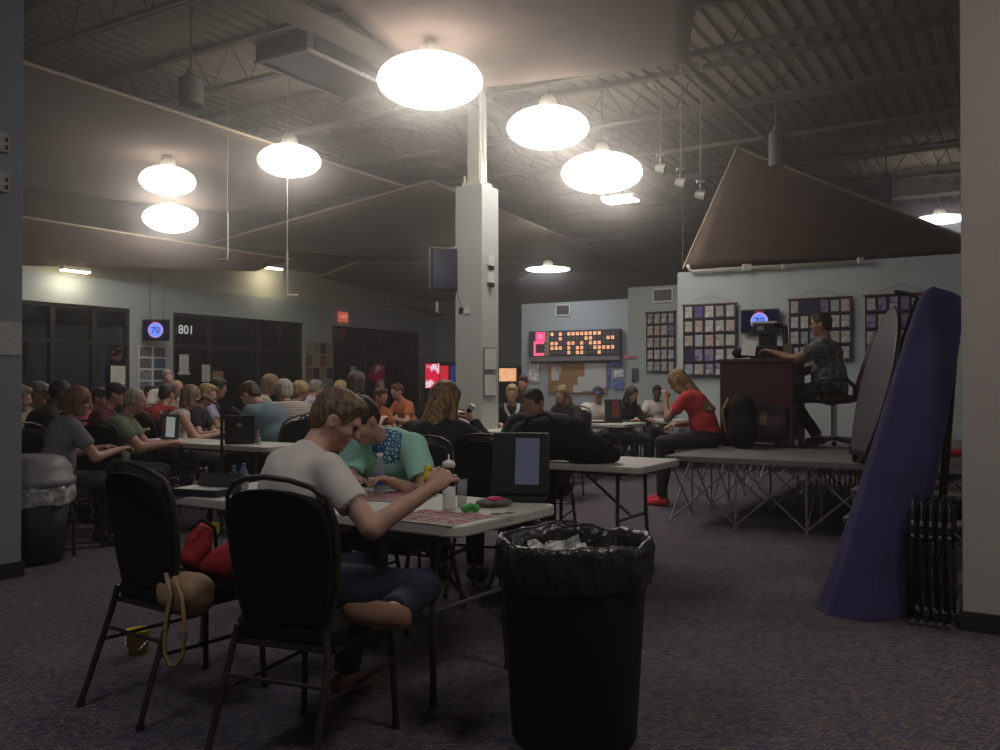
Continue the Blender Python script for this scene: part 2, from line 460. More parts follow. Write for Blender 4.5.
# ================================================================== THE ROOM
ROOM_A0 = -15.1; ROOM_A1 = 5.5; ROOM_B0 = -4.5; ROOM_B1 = 21.5; DECK = 5.25
def build_room():
    fl = gbox('floor', carpet_material(), ROOM_A0 - .2, ROOM_A1 + .2, ROOM_B0 - .2, ROOM_B1 + .2, -0.1, 0)
    # corrugated deck
    bm = bmesh.new(); w = 0.20
    a = ROOM_A0 - .2; prof = []
    while a < ROOM_A1 + .2:
        prof += [(a, 0), (a + w * .5, 0), (a + w * .6, .035), (a + w * .9, .035)]
        a += w
    L0, L1 = ROOM_B0 - .2, ROOM_B1 + .2
    v0 = [bm.verts.new((x, L0, z)) for x, z in prof]; v1 = [bm.verts.new((x, L1, z)) for x, z in prof]
    v2 = [bm.verts.new((x, L0, .12)) for x in (prof[0][0], prof[-1][0])]; v3 = [bm.verts.new((x, L1, .12)) for x in (prof[0][0], prof[-1][0])]
    for i in range(len(prof) - 1): bm.faces.new((v0[i], v0[i + 1], v1[i + 1], v1[i]))
    bm.faces.new((v2[0], v2[1], v3[1], v3[0]))
    ce = obj('ceiling', bm, M_deck); ce.location = (0, 0, DECK); ce.rotation_euler = (0, 0, YAW_A); ce['kind'] = 'structure'
    # window wall with three storefront openings
    a0 = ROOM_A0
    def b_of(x): return (ona(x, HOR, a0) @ A)
    ops = [(b_of(22) - 1.6, b_of(130)), (b_of(173), b_of(303)), (b_of(332), b_of(420))]
    H = 2.74
    segs = [ROOM_B0] + [v for o in ops for v in o] + [ROOM_B1]
    for i in range(0, len(segs), 2):
        gbox('wall_left_pier', M_wall, a0 - .2, a0, segs[i], segs[i + 1], 0, H)
    gbox('wall_left_header', M_wall, a0 - .2, a0, ROOM_B0, ROOM_B1, H, 3.26)
    gbox('wall_left_upper', M_upper, a0 - .25, a0 - .06, ROOM_B0, ROOM_B1, 3.26, 4.0)
    gbox('wall_left_top', mat('dark_wall_top', (.13, .115, .09), .9, noise=.1), a0 - .25, a0 - .06, ROOM_B0, ROOM_B1, 4.0, DECK + .1)  # top of the wall, coloured darker than the band below
    gbox('wall_far', M_wall, ROOM_A0, -5, ROOM_B1, ROOM_B1 + .2, 0, 3.34)
    gbox('wall_far_upper', M_upper, ROOM_A0, ROOM_A1, ROOM_B1 + .05, ROOM_B1 + .25, 3.34, DECK + .1)
    gbox('wall_bingo', M_wall, -9.37, -6.0, 16.5, 16.68, 0, 2.98)
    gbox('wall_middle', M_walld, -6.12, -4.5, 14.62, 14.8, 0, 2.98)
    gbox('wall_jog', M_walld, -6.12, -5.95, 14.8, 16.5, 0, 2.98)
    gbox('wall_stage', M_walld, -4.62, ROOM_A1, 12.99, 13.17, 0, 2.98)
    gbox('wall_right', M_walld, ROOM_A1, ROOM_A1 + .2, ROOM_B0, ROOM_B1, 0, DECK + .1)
    gbox('wall_back', M_wall, ROOM_A0, ROOM_A1, ROOM_B0 - .2, ROOM_B0, 0, DECK + .1)
    gbox('baseboard_stage', M_base, -4.6, ROOM_A1, 12.965, 12.988, 0, .1)
    gbox('baseboard_bingo', M_base, -9.36, -6.13, 16.475, 16.498, 0, .1)
    # night outside
    gbox('wall_outside', M_night, a0 - 3.4, a0 - 3.3, ROOM_B0, ROOM_B1, 0, 3.3)
    gbox('ground_outside', M_night, a0 - 3.3, a0 - .21, ROOM_B0, ROOM_B1, -.1, -.01)
    # storefronts: frame bars + glass panes
    tr = 2.05
    muls = [[(0, 0), (.30, 1), (.58, 1), (.80, 1), (1, 0)], [(0, 0), (.255, 1), (.63, 1), (.81, 2), (1, 0)], [(0, 0), (.36, 1), (.54, 2), (.75, 1), (.88, 2), (1, 0)]]
    for n, ((b0, b1), mm) in enumerate(zip(ops, muls)):
        w = thing('window_%d' % (n + 1), None, None); w['kind'] = 'structure'
        w.location = G(a0 - .08, b0, 0); w.rotation_euler = (0, 0, YAW_A)
        W = b1 - b0; bm = bmesh.new(); t = .07
        bx(bm, (0, W / 2, H - t / 2), (.1, W, t)); bx(bm, (0, W / 2, tr), (.09, W, t)); bx(bm, (0, W / 2, .08), (.1, W, .16))
        for fr, kd in mm:
            y = min(max(fr * W, t / 2), W - t / 2)
            z0, z1 = (0, H) if kd < 2 else (tr, H)
            bx(bm, (0, y, (z0 + z1) / 2), (.1, t * (1.4 if kd == 1 else 1), z1 - z0))
        obj('window_frame', bm, M_frame, w)
        obj('window_glass', box((0, W / 2, H / 2), (.012, W - .02, H - .02)), M_glass, w)
    return ops
OPS = build_room()

def columns():
    def column(a, b, s, name, m, z1):
        c = thing(name, None, None, G(a, b), YAW_A); c['kind'] = 'structure'
        obj('shaft', box((0, 0, z1 / 2), (s, s, z1)), m, c, bevel=.004)
        bm = bmesh.new(); bx(bm, (0, 0, .05), (s + .03, s + .03, .1)); obj('baseboard', bm, M_base, c, bevel=.003)
        return c
    c = column(-5.43 - .185, 8.63 + .185, .37, 'column_middle', M_col, 3.60)
    bm = bmesh.new(); bx(bm, (0, 0, 4.4), (.17, .17, 1.66)); obj('steel_post', bm, M_whitesteel, c, bevel=.01)
    bm = bmesh.new(); bx(bm, (0, 0, 3.62), (.26, .26, .06)); bx(bm, (-.1, -.12, 3.68), (.02, .02, .1)); obj('cap_plate', bm, M_whitesteel, c)
    bm = bmesh.new(); tube(bm, [(.12, -.1, 3.6), (.12, -.1, 3.9), (.10, -.1, 4.2), (.1, -.1, 5.2)], .012); tube(bm, [(.16, -.06, 3.6), (.16, -.06, 3.8), (.11, -.02, 4.0), (.11, -.02, 5.2)], .012)
    obj('conduit', bm, M_white, c)
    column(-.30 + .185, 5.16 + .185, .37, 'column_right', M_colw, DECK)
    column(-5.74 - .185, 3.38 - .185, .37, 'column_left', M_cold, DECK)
columns()

def roof_steel():
    # open-web joists along B, one every 1.8 m, and a girder + pipes along A
    n = 0
    def joist(b, a0, a1):
        bm = bmesh.new(); zt, zb = DECK - .03, DECK - .53
        L = a1 - a0
        for z, h in ((zt, .05), (zb, .045)):
            bx(bm, (L / 2, 0.03, z), (L, .035, h)); bx(bm, (L / 2, -.03, z), (L, .035, h))
        k = int(L / .62); st = L / k
        for i in range(k):
            x0 = i * st; pts = [(x0, 0, zb), (x0 + st / 2, 0, zt), (x0 + st, 0, zb)]
            cyl(bm, pts[0], pts[1], .009, seg=5); cyl(bm, pts[1], pts[2], .009, seg=5)
            bx(bm, (x0 + st / 2, 0, zt + .02), (.09, .05, .03))
        o = obj('trim_joist', bm, M_steel); o.location = G(a0, b, 0); o.rotation_euler = (0, 0, YAW_A); o['kind'] = 'structure'
    b = 1.7
    while b < 21.3:
        joist(b, ROOM_A0 + .02, ROOM_A1 - .02); b += 1.8
    for a, z, hh in ((-5.62, DECK - .62, .14), (1.35, DECK - .62, .14)):
        bm = bmesh.new(); L = 25.5
        bx(bm, (0, L / 2, 0), (.16, L, .02)); bx(bm, (0, L / 2, hh), (.16, L, .02)); bx(bm, (0, L / 2, hh / 2), (.02, L, hh))
        o = obj('trim_girder', bm, M_steel); o.location = G(a, ROOM_B0 + .2, z - .1); o.rotation_euler = (0, 0, YAW_A); o['kind'] = 'structure'
    def pipe(pts, r, label, m=M_steel, name='sprinkler_pipe'):
        bm = bmesh.new(); tube(bm, pts, r); o = obj(name, bm, m, smooth=True)
        tag(o, label, 'pipe'); return o
    pipe([G(.9, 2, 4.62), G(.9, 12.8, 4.62)], .045, 'thick dark pipe running away under the roof near the right column')
    pipe([G(-9.2, 3, 4.66), G(-9.2, 20, 4.66)], .04, 'dark pipe under the roof over the crowded tables on the window side')
    pipe([G(-3.1, 9, 4.66), G(-3.1, 20, 4.66)], .03, 'thin pipe under the roof behind the bright middle lamps')
roof_steel()

# ------------------------------------------------------------------ ceiling lamps
def lamps():
    lens = emit_mat('lamp_lens', (1.0, 0.93, 0.84), LAMP)
    lens2 = emit_mat('lamp_lens_cool', (0.93, 0.95, 1.0), LAMP * .8)
    upper = emit_mat('lamp_upper_refractor', (1.0, 0.92, 0.82), LAMP * UPLIGHT)
    lens_near = emit_mat('lamp_lens_near', (1.0, .90, .80), LAMP * 1.5)
    lens3 = emit_mat('lamp_lens_dim', (1.0, 0.93, 0.82), LAMP * .35)
    spec = [(430, 80, 4.15, .50, .23, 'large glowing ceiling lamp nearest the camera above the middle column', lens),
            (548, 127, 4.15, .46, .22, 'glowing ceiling lamp just right of the middle column top, upper of the touching pair', lens),
            (602, 172, 4.15, .55, .26, 'glowing ceiling lamp with a square lit panel hanging at its lower side', lens),
            (289, 160, 4.15, .40, .20, 'glowing ceiling lamp alone between the air unit and the window side pair', lens),
            (167, 180, 4.15, .38, .20, 'upper lamp of the two stacked above the window side', lens),
            (170, 218, 4.15, .46, .24, 'lower lamp of the two stacked above the window side', lens),
            (548, 269, 3.5, .43, .035, 'flat bright lamp far back above the bingo number board', lens2),
            (940, 219, 4.15, .44, .055, 'flat bright lamp beside the right column above the stage', lens2),
            (453, 294, 4.1, .22, .05, 'tiny distant lamp seen just left of the middle column', lens),
            (505, 286, 4.1, .35, .03, 'tiny distant lamp seen just right of the middle column', lens3),
            (376, 299, 4.1, .35, .03, 'faint distant lamp low over the vending machine corner', lens3)]
    for x, y, z, r, h, lab, m in spec:
        p = onz(x, y, z)
        t = thing('ceiling_lamp', lab, 'ceiling lamp', p, YAW_A, 'high bay ceiling lamps')
        bm = bmesh.new(); prof = [(r * math.cos(a), -h * math.sin(a)) for a in [PI / 2 * k / 8 for k in range(8)]] + [(.001, -h)]
        lathe(bm, prof, 28); obj('lens', bm, m, t, smooth=True)
        bm = bmesh.new(); lathe(bm, [(r * math.cos(a), h * math.sin(a)) for a in [PI / 2 * k / 8 for k in range(8)]] + [(.001, h)], 28)
        obj('upper_refractor', bm, upper, t, smooth=True)
        bm = bmesh.new(); lathe(bm, [(.10, h - .01), (.11, h + .03), (.09, h + .10), (.06, h + .14), (.001, h + .14)], 20)
        obj('housing', bm, M_whitesteel, t, smooth=True)
        bm = bmesh.new(); cyl(bm, (0, 0, h + .13), (0, 0, DECK - z), .008, seg=6); obj('hanger_rod', bm, M_steel, t)
    # behind and beside the camera
    for a, b, m, lab in ((3.6, 6.6, lens, 'ceiling lamp beyond the right column'), (.9, 2.4, lens_near, 'ceiling lamp overhead between the camera and the right column'), (-2.6, .6, lens2, 'ceiling lamp overhead just behind the camera'),
                         (-7.5, 0.0, lens3, 'dim ceiling lamp behind the left column'), (-10.5, 16.0, lens3, 'ceiling lamp hidden behind the sail cloths')):
        t = thing('ceiling_lamp', lab, 'ceiling lamp', G(a, b, 4.15), YAW_A, 'high bay ceiling lamps')
        bm = bmesh.new(); r, h = .45, .2
        lathe(bm, [(r * math.cos(q), -h * math.sin(q)) for q in [PI / 2 * k / 8 for k in range(8)]] + [(.001, -h)], 24); obj('lens', bm, m, t, smooth=True)
        bm = bmesh.new(); lathe(bm, [(r + .015, -.02), (r + .02, .03), (.09, .16), (.001, .2)], 24); obj('housing', bm, M_whitesteel, t, smooth=True)
    # square lit panel
    p = onz(621, 200, 3.95)
    t = thing('light_panel', 'square lit panel fixture hanging at the lower edge of the brightest lamp', 'light fixture', p, YAW_A)
    obj('panel_housing', box((0, 0, .03), (.5, .3, .05)), M_whitesteel, t); obj('panel_lens', box((0, 0, -.005), (.46, .27, .02)), lens, t)
    obj('hanger_rod', box((0, 0, .6), (.01, .01, 1.1)), M_steel, t)
    # wall washers by the window wall
    for x, y, w, lab in ((75, 271, .55, 'strip light washing the wall above the first storefront'), (273, 268, .5, 'strip light washing the wall above the second storefront')):
        p = ona(x, y, ROOM_A0 + .32)
        t = thing('strip_light', lab, 'light fixture', p, YAW_A, 'wall washer strip lights')
        obj('strip_housing', box((0, 0, .03), (.14, w, .05)), M_whitesteel, t)
        obj('strip_lens', box((0, 0, -.004), (.12, w - .04, .018)), emit_mat('strip_glow', (1, .90, .62), LAMP * 2.6), t)
        bm = bmesh.new()
        for s in (-1, 1): cyl(bm, (0, s * w * .4, .05), (0, s * w * .4, DECK - p.z), .006, seg=5)
        obj('hanger_rod', bm, M_steel, t)
lamps()


# ------------------------------------------------------------------ sail cloths
def sail(name_lab, corners, hems, sag=.12):
    P = [onz(x, y, z) if isinstance(z, float) else Vector(z) for x, y, z in corners]
    c = sum(P, Vector()) / len(P)
    N = 16
    bm = bmesh.new(); g = []
    for i in range(N + 1):
        row = []
        u = i / N
        for j in range(N + 1):
            v = j / N
            p = (P[0] * (1 - u) + P[1] * u) * (1 - v) + (P[3] * (1 - u) + P[2] * u) * v
            p = p - Vector((0, 0, sag * 4 * u * (1 - u) * v * (1 - v)))
            row.append(bm.verts.new(p - c))
        g.append(row)
    for i in range(N):
        for j in range(N): bm.faces.new((g[i][j], g[i + 1][j], g[i + 1][j + 1], g[i][j + 1]))
    t = thing('sail_cloth', name_lab, 'fabric sail', c, 0, 'brown sail cloths under the roof')
    o = obj('cloth', bm, M_sail, t, smooth=True)
    md = o.modifiers.new('thick', 'SOLIDIFY'); md.thickness = .006
    for h in hems:
        i, j = h[0], h[1]
        rr = h[2] if len(h) > 2 else .018
        bm = bmesh.new(); pts = [P[i].lerp(P[j], k / 10) - c for k in range(11)]
        tube(bm, pts, rr, 6); obj('hem', bm, M_hem, t, label='pale hemmed edge')
    # hanging wires at the corners
    for p in P:
        bm = bmesh.new(); cyl(bm, p - c, p - c + Vector((0, 0, max(.05, DECK - p.z))), .005, seg=5)
        obj('hanging_wire', bm, M_steel, t)
sail('large brown sail cloth over the window side, behind the stacked lamps', [(-150, 5, 4.55), (405, 186, 4.5), (230, 213, 4.45), (-60, 178, 4.5)], [(0, 1)], .05)
sail('low brown sail cloth hanging down towards the first storefront', [(-120, 194, 4.1), (292, 259, 3.9), (255, 271, 3.60), (-100, 262, 3.25)], [(0, 1)], .02)
sail('brown sail cloth peaking beside the middle column top', [(205, 244, 4.2), (430, 180, 4.5), (660, 276, 4.2), (470, 266, 4.15)], [(0, 1), (1, 2)], .02)
sail('brown sail cloth sloping down behind the middle column to a hook', [(266, 299, 3.7), (357, 261, 4.05), (560, 262, 4.0), (452, 301, 3.7)], [(0, 1)], .02)
sail('small reddish brown sail cloth over the exit sign', [(334, 300, 3.5), (378, 298, 3.6), (470, 320, 3.2), (340, 312, 3.3)], [], .0)
sail('brown sail cloth like a tent above the stage wall', [(683, 268, 3.03), (737, 147, 4.6), (740, 148, 4.6), (1010, 254, 3.25)], [(0, 1, .012), (2, 3)], .0)
sail('huge brown sail cloth across the roof nearest the camera', [(262, -60, 4.5), (704, -60, 4.55), (688, 62, 4.62), (440, 92, 4.6)], [], .03)

# ------------------------------------------------------------------ things under the roof
def roof_things():
    c1 = px(306, 48, 8.06); c1.z = 4.35
    t = thing('air_unit', 'dark boxy air unit hanging under the roof left of the nearest lamp', 'air unit', c1, YAW_A)
    w, l, h = .66, 1.3, .2
    obj('case', box((-w / 2, l / 2, h / 2), (w, l, h)), mat('air_unit_grey', (.06, .055, .06), .5, noise=.1), t, bevel=.01)
    bm = bmesh.new()
    for x0, x1, y0, y1 in ((-w - .012, .012, -.012, .012), (-.012, .012, -.012, l + .012), (-w - .012, -w + .012, -.012, l)):
        bx(bm, ((x0 + x1) / 2, (y0 + y1) / 2, .0), (x1 - x0, y1 - y0, .03)); bx(bm, ((x0 + x1) / 2, (y0 + y1) / 2, h), (x1 - x0, y1 - y0, .03))
    obj('edge_frame', bm, mat('air_frame', (.26, .23, .22), .5, noise=.1), t)
    bm = bmesh.new()
    for k in range(5): bx(bm, (-w / 2, -.008, .045 + k * .028), (w - .12, .012, .012)); bx(bm, (.008, l / 2, .045 + k * .028), (.012, l - .2, .012))
    obj('grille', bm, M_blackp, t)
    bm = bmesh.new()
    for x in (-w + .05, -.05):
        for y in (.1, l - .1): cyl(bm, (x, y, h), (x, y, DECK - 4.35), .006, seg=5)
    obj('hanger_rod', bm, M_steel, t)
    m = mat('speaker_grey', (.2, .18, .16), .6, noise=.1)
    for x, y, d, r, hh, lab in ((777, 148, 10.6, .09, .42, 'hanging grey cylinder speaker above the peak of the stage sail'), (887, 187, 13.2, .08, .38, 'hanging grey cylinder speaker farther back beside the right column'),
                                (190, 90, 8.6, .12, .28, 'hanging dark cylinder speaker left of the air unit')):
        p = px(x, y, d)
        t = thing('pendant_speaker', lab, 'speaker', p, 0, 'pendant speakers under the roof')
        bm = bmesh.new(); lathe(bm, [(.001, hh / 2), (r * .7, hh / 2), (r, hh / 2 - .03), (r, -hh / 2), (r * .8, -hh / 2 - .01), (.001, -hh / 2)], 20); obj('case', bm, m, t, smooth=False)
        bm = bmesh.new(); cyl(bm, (0, 0, hh / 2), (0, 0, DECK - p.z), .012, seg=6); cyl(bm, (0, 0, hh / 2), (0, 0, hh / 2 + .06), .035, seg=10); obj('hanger_rod', bm, M_steel, t)
    # spotlights by the middle lamps
    for x, y, d, lab in ((661, 167, 10.2, 'white spotlight head nearest the brightest lamp'), (681, 181, 10.2, 'middle white spotlight head of three in a row'), (701, 193, 10.2, 'white spotlight head nearest the stage sail peak')):
        p = px(x, y, d)
        t = thing('spotlight', lab, 'spotlight', p, 0, 'white spotlight heads')
        bm = bmesh.new(); cyl(bm, (-.05, .02, 0), (.05, -.03, -.03), .045, .06, seg=14); obj('head', bm, M_whitesteel, t)
        bm = bmesh.new(); cyl(bm, (0, 0, .03), (0, 0, .13), .015, seg=8); bx(bm, (0, 0, .14), (.09, .05, .03)); cyl(bm, (0, 0, .14), (0, 0, DECK - p.z), .006, seg=5); obj('bracket', bm, M_whitesteel, t)
    # white L shaped hangers
    for x, y0, y1, dx, d, lab in ((227, 213, 259, -10, 11.5, 'white L shaped hanger left, near the window side sail edge'), (287, 252, 295, 11, 11.5, 'white L shaped hanger hooked at the low sail corner')):
        p = px(x, y1, d); h = (y1 - y0) / F * d; w = dx / F * d
        bm = bmesh.new(); tube(bm, [(0, 0, h), (0, 0, .02), (0, 0, 0), (w * .2, 0, 0), (w, 0, 0)], .014, 6); cyl(bm, (0, 0, h), (0, 0, DECK - p.z), .004, seg=5)
        o = obj('hanger_hook', bm, M_whitesteel); o.location = p; tag(o, lab, 'hanger', 'white L hangers')
    # rail with clamps along the top of the stage wall
    p0 = onb(694, 271, 12.9); p1 = onb(862, 261, 12.9)
    t = thing('wall_rail', 'white rail with clips along the top of the stage wall', 'rail', p0)
    bm = bmesh.new(); tube(bm, [(-.10, 0, .10), (-.06, 0, .02), (0, 0, 0), p1 - p0], .025, 8); obj('rail', bm, M_whitesteel, t, smooth=True)
    for x, y, s in ((722, 269, (.12, .05, .05)), (747, 267, (.12, .06, .09)), (784, 266, (.04, .05, .07)), (861, 260, (.07, .07, .08))):
        q = onb(x, y, 12.88) - p0; obj('clip', box(q, s), M_whitesteel, t)
    for x, y, lab in ((563, 310, 'air vent high on the wall above the bingo board'), (663, 295, 'air vent high on the wall left of the stage')):
        p = onb(x, y, 16.48 if x < 600 else 14.6)
        t = thing('air_vent', lab, 'air vent', p, YAW_A, 'wall air vents')
        w = .32 if x < 600 else .36; h = .22
        bm = bmesh.new(); bx(bm, (0, 0, h / 2), (w, .03, .03)); bx(bm, (0, 0, -h / 2), (w, .03, .03)); bx(bm, (-w / 2, 0, 0), (.03, .03, h)); bx(bm, (w / 2, 0, 0), (.03, .03, h)); obj('vent_frame', bm, M_white, t)
        bm = bmesh.new(); bx(bm, (0, .012, 0), (w, .006, h))
        for k in range(6): bx(bm, (0, 0, -h / 2 + .03 + k * h / 6.5), (w - .03, .02, .006))
        obj('louvres', bm, mat('vent_shadow', (.16, .15, .15), .7, noise=.1), t)
roof_things()

# ------------------------------------------------------------------ wall things
def text(body, size, m, parent, loc, rot=(PI / 2, 0, 0), ext=.002, name='lettering', mirror=False, align='CENTER'):
    cu = bpy.data.curves.new(name, 'FONT'); cu.body = body; cu.size = size; cu.align_x = align; cu.align_y = 'CENTER'; cu.extrude = ext
    cu.materials.append(m)
    o = bpy.data.objects.new(name, cu); link(o, parent); o.location = loc; o.rotation_euler = rot
    if mirror: o.scale = (-1, 1, 1)
    return o

def tv(lab, p, rz, w, h, disc=True, dz=0.0, name='wall_screen', tilt=0, rods=False):
    t = thing(name, lab, 'screen', p, rz)
    obj('screen_case', box((0, 0, 0), (w, .05, h)), M_blackp, t, bevel=.006)
    obj('screen_panel', box((0, -.027, 0), (w * .93, .004, h * .88)), emit_mat('screen_navy', (.004, .004, .016), 1.0), t)
    if disc:
        bm = bmesh.new(); cyl(bm, (0, -.029, 0), (0, -.033, 0), h * .36, seg=28); obj('ball_ring', bm, emit_mat('ring_pink', (.55, .30, .6), 1.0), t)
        bm = bmesh.new(); cyl(bm, (0, -.032, 0), (0, -.037, 0), h * .31, seg=28); obj('ball_disc', bm, emit_mat('ball_blue', (.16, .26, 1.0), 1.2), t)
        text('70', h * .42, emit_mat('digit_navy', (.01, .01, .12), 1), t, (0, -.039, -.02 * h))
        text('BINGO', h * .12, emit_mat('text_red', (.5, .06, .08), .8), t, (0, -.031, h * .385))
    if rods:
        bm = bmesh.new()
        for s in (-.18, .18): cyl(bm, (s * w * 1.4, .03, h / 2 - .1), (s * w * 1.4, .03, DECK - p.z), .008, seg=6)
        obj('hanger_rod', bm, M_grey, t)
    return t

def pocket_board(lab, x0, y0, x1, y1, b, cols, rows, seed, rod=True, quilt=True):
    """hanging fabric board covered with rows of leaflets; pixel box on the plane b"""
    p0 = onb(x0, y0, b); p1 = onb(x1, y0, b); pb = onb((x0 + x1) / 2, y1, b); pt = onb((x0 + x1) / 2, y0, b)
    w = (p1 - p0).length; h = pt.z - pb.z
    c = (p0 + p1) / 2; c.z = (pt.z + pb.z) / 2
    t = thing('leaflet_board', lab, 'notice board', c, YAW_A, 'hanging boards of leaflets')
    obj('backing', box((0, .0, 0), (w, .02, h)), mat('board_navy', (.02, .016, .05), .8, noise=.2), t)
    bm = bmesh.new(); cyl(bm, (-w / 2 - .03, -.01, h / 2), (w / 2 + .03, -.01, h / 2), .014, seg=8)
    obj('top_rod', bm, mat('rod_wood', (.12, .04, .03), .5, noise=.1), t)
    if rod:
        bm = bmesh.new(); cyl(bm, (-w / 2, -.01, h / 2), (0, -.01, h / 2 + .14), .003, seg=4); cyl(bm, (w / 2, -.01, h / 2), (0, -.01, h / 2 + .14), .003, seg=4); obj('hanging_string', bm, M_grey, t)
    bm = bmesh.new()
    for r in range(rows): bx(bm, (0, -.022, h / 2 - (r + 1) * h / rows + .006), (w * .99, .012, .012))
    for s in (-1, 1): bx(bm, (s * w / 2, -.015, 0), (.014, .012, h))
    obj('pocket_edging', bm, mat('edging_dark', (.06, .025, .04), .7, noise=.1), t)
    rnd = random.Random(seed)
    pal = [(.5, .49, .47), (.42, .43, .44), (.34, .38, .42), (.45, .40, .31), (.10, .08, .26), (.46, .44, .44), (.52, .50, .44), (.28, .33, .33), (.46, .34, .30), (.5, .5, .52)]
    for r in range(rows):
        for q in range(cols):
            if rnd.random() < .07: continue
            k = rnd.randrange(len(pal)); k2 = rnd.randrange(len(pal))
            m = mat('leaflet_%d_%d' % (k, k2), pal[k], .7, col2=tuple(.6 * u for u in pal[k2]), nscale=14, kind='noise')
            cw, ch = w / cols, h / rows
            o = obj('leaflet', box((0, 0, 0), (cw * rnd.uniform(.66, .84), .006, ch * rnd.uniform(.70, .80))), m, t)
            o.location = (-w / 2 + cw * (q + .5), -.016, h / 2 - ch * (r + .52)); o.rotation_euler = (0, rnd.uniform(-.03, .03), 0)
    return t

def wall_things():
    pocket_board('narrow hanging board of leaflets left of the stage, under the air vent', 647, 312, 675, 372, 14.58, 4, 5, 1, False)
    pocket_board('hanging board of leaflets behind the red shirted woman', 684, 304, 736, 376, 12.94, 5, 5, 2)
    pocket_board('hanging board of leaflets behind the caller, between screen and maroon chair', 790, 298, 851, 360, 12.94, 6, 4, 3)
    pocket_board('hanging board of leaflets behind the leaning grey oval table', 866, 294, 935, 362, 12.94, 6, 4, 4)
    p = onb(760, 321, 12.9)
    tv('wall screen showing a blue bingo ball behind the stage podium', p, YAW_A, .55, .35)
    # left wall screen, hung on rods
    p = ona(156, 330, ROOM_A0 + .35)
    tv('small screen with a blue bingo ball hanging between the first two storefronts', p, math.radians(0), .52, .42, rods=True)
    # bingo flashboard
    p0 = onb(530, 330, 16.4); p1 = onb(621, 330, 16.4); ptop = onb(575, 330, 16.4).z; pbot = onb(575, 356, 16.4).z
    w = (p1 - p0).length; h = ptop - pbot; c = (p0 + p1) / 2; c.z = (ptop + pbot) / 2
    t = thing('bingo_board', 'long lit bingo number board on the far wall', 'number board', c, YAW_A)
    obj('case', box((0, 0, 0), (w, .12, h)), mat('board_case', (.06, .055, .07), .5, noise=.1), t, bevel=.01)
    obj('mounting_ledge', box((0, .0, -h / 2 - .05), (w, .14, .09)), M_grey, t)
    lit = emit_mat('number_lit', (1.0, .46, .24), 1.5); un = mat('number_off', (.10, .085, .08), .5, noise=.1)
    pink = emit_mat('pink_lamp', (1.0, .05, .22), 1.5); ed = emit_mat('cell_glow_edge', (.55, .09, .03), .5)
    on = {0: [0, 2, 4, 5, 6, 7, 8, 9, 10, 11], 1: [2, 8, 9, 13, 14], 2: [0, 1, 4, 5, 7, 9, 10, 11], 3: [0, 1, 2, 4, 6, 7, 10, 11, 12, 13, 14], 4: [4, 6, 7, 11]}
    gx0 = -w / 2 + w * .245; gx1 = w / 2 - w * .05; cw = (gx1 - gx0) / 15; ch = h * .9 / 5
    dig = mat('digit_dark', (.10, .03, .02), .6, noise=.1); dig2 = mat('digit_grey', (.26, .22, .2), .6, noise=.1)
    for r in range(5):
        z = h * .45 - ch * (r + .5)
        for q in range(15):
            a = q in on[r]
            o = obj('number_cell', box((0, 0, 0), (cw * .62, .012, ch * .66)), lit if a else un, t)
            o.location = (gx0 + cw * (q + .5), -.064, z)
            text(str(r * 15 + q + 1), ch * .62, dig if a else dig2, o, (0, -.008, 0), ext=.001, name='numeral')
        text('BINGO'[r], ch * .8, M_black, t, (gx0 - cw * .75, -.075, z), name='letter')
    obj('letter_strip', box((gx0 - cw * .75, -.064, 0), (cw * .95, .012, h * .92)), mat('cream_strip', (.5, .38, .26), .5, noise=.05), t)
    sx0 = -w / 2 + w * .06; sw = w * .12
    obj('last_number_lamp', box((sx0 + sw * .62, -.064, h * .28), (sw * .85, .012, h * .36)), pink, t)
    text('70', h * .26, emit_mat('digit_rose', (1, .35, .45), 1.4), t, (sx0 + sw * .62, -.073, h * .28), name='numeral')
    for i in range(5):
        for j in range(5):
            a = i in (0, 4) or j == 0
            o = obj('pattern_cell', box((0, 0, 0), (sw * .18, .012, h * .105)), emit_mat('pink_cell', (1.0, .10, .22), 1.4) if a else un, t)
            o.location = (sx0 + sw * (.1 + .2 * j), -.064, h * .05 - h * .115 * i)
    # noticeboard of papers under it
    p = onb(590, 379, 16.44)
    t = thing('cork_board', 'brown cork notice board with papers below the bingo board', 'notice board', onb(577, 378, 16.46), YAW_A)
    obj('cork', box((0, 0, 0), (1.35, .02, .62)), M_cork, t)
    for dx, dz, ww, hh in ((.42, .05, .48, .5), (.2, -.12, .35, .3), (-.5, .1, .18, .3), (-.42, .18, .1, .14), (.02, -.22, .2, .15)):
        o = obj('pinned_paper', box((0, 0, 0), (ww, .004, hh)), M_paper, t); o.location = (dx, -.014, dz)
    for x, y, ww, hh, c, lab, b in ((616, 364, .26, .12, (.07, .10, .22), 'upper small dark blue poster right of the cork board', 16.46), (604, 378, .26, .36, (.05, .09, .26), 'tall dark blue poster right of the cork board', 16.46),
                              (604, 358 + 4, .26, .16, (.08, .11, .2), 'short blue poster directly above the tall blue poster', 16.46), (618, 384, .24, .2, (.07, .10, .24), 'square blue poster beside the white capped man', 16.46),
                              (635, 375, .12, .24, (.03, .03, .05), 'small dark sign on the wall jog left of the stage', 14.58), (630, 357, .24, .04, (.4, .12, .1), 'thin red lettered sign above the small dark sign', 14.58),
                              (534, 371, .26, .44, (.40, .40, .42), 'pale sheet with pink heading left of the cork board', 16.46), (619, 373, .2, .14, (.5, .5, .5), 'small white notice between the blue posters', 16.46)):
        p = onb(x, y, b)
        t = thing('poster', lab, 'poster', p, YAW_A, 'posters on the far wall')
        obj('sheet', box((0, 0, 0), (ww, .008, hh)), mat('poster_%d_%d' % (x, y), c, .6, col2=tuple(min(1, v * 2.5 + .05) for v in c), nscale=16), t)
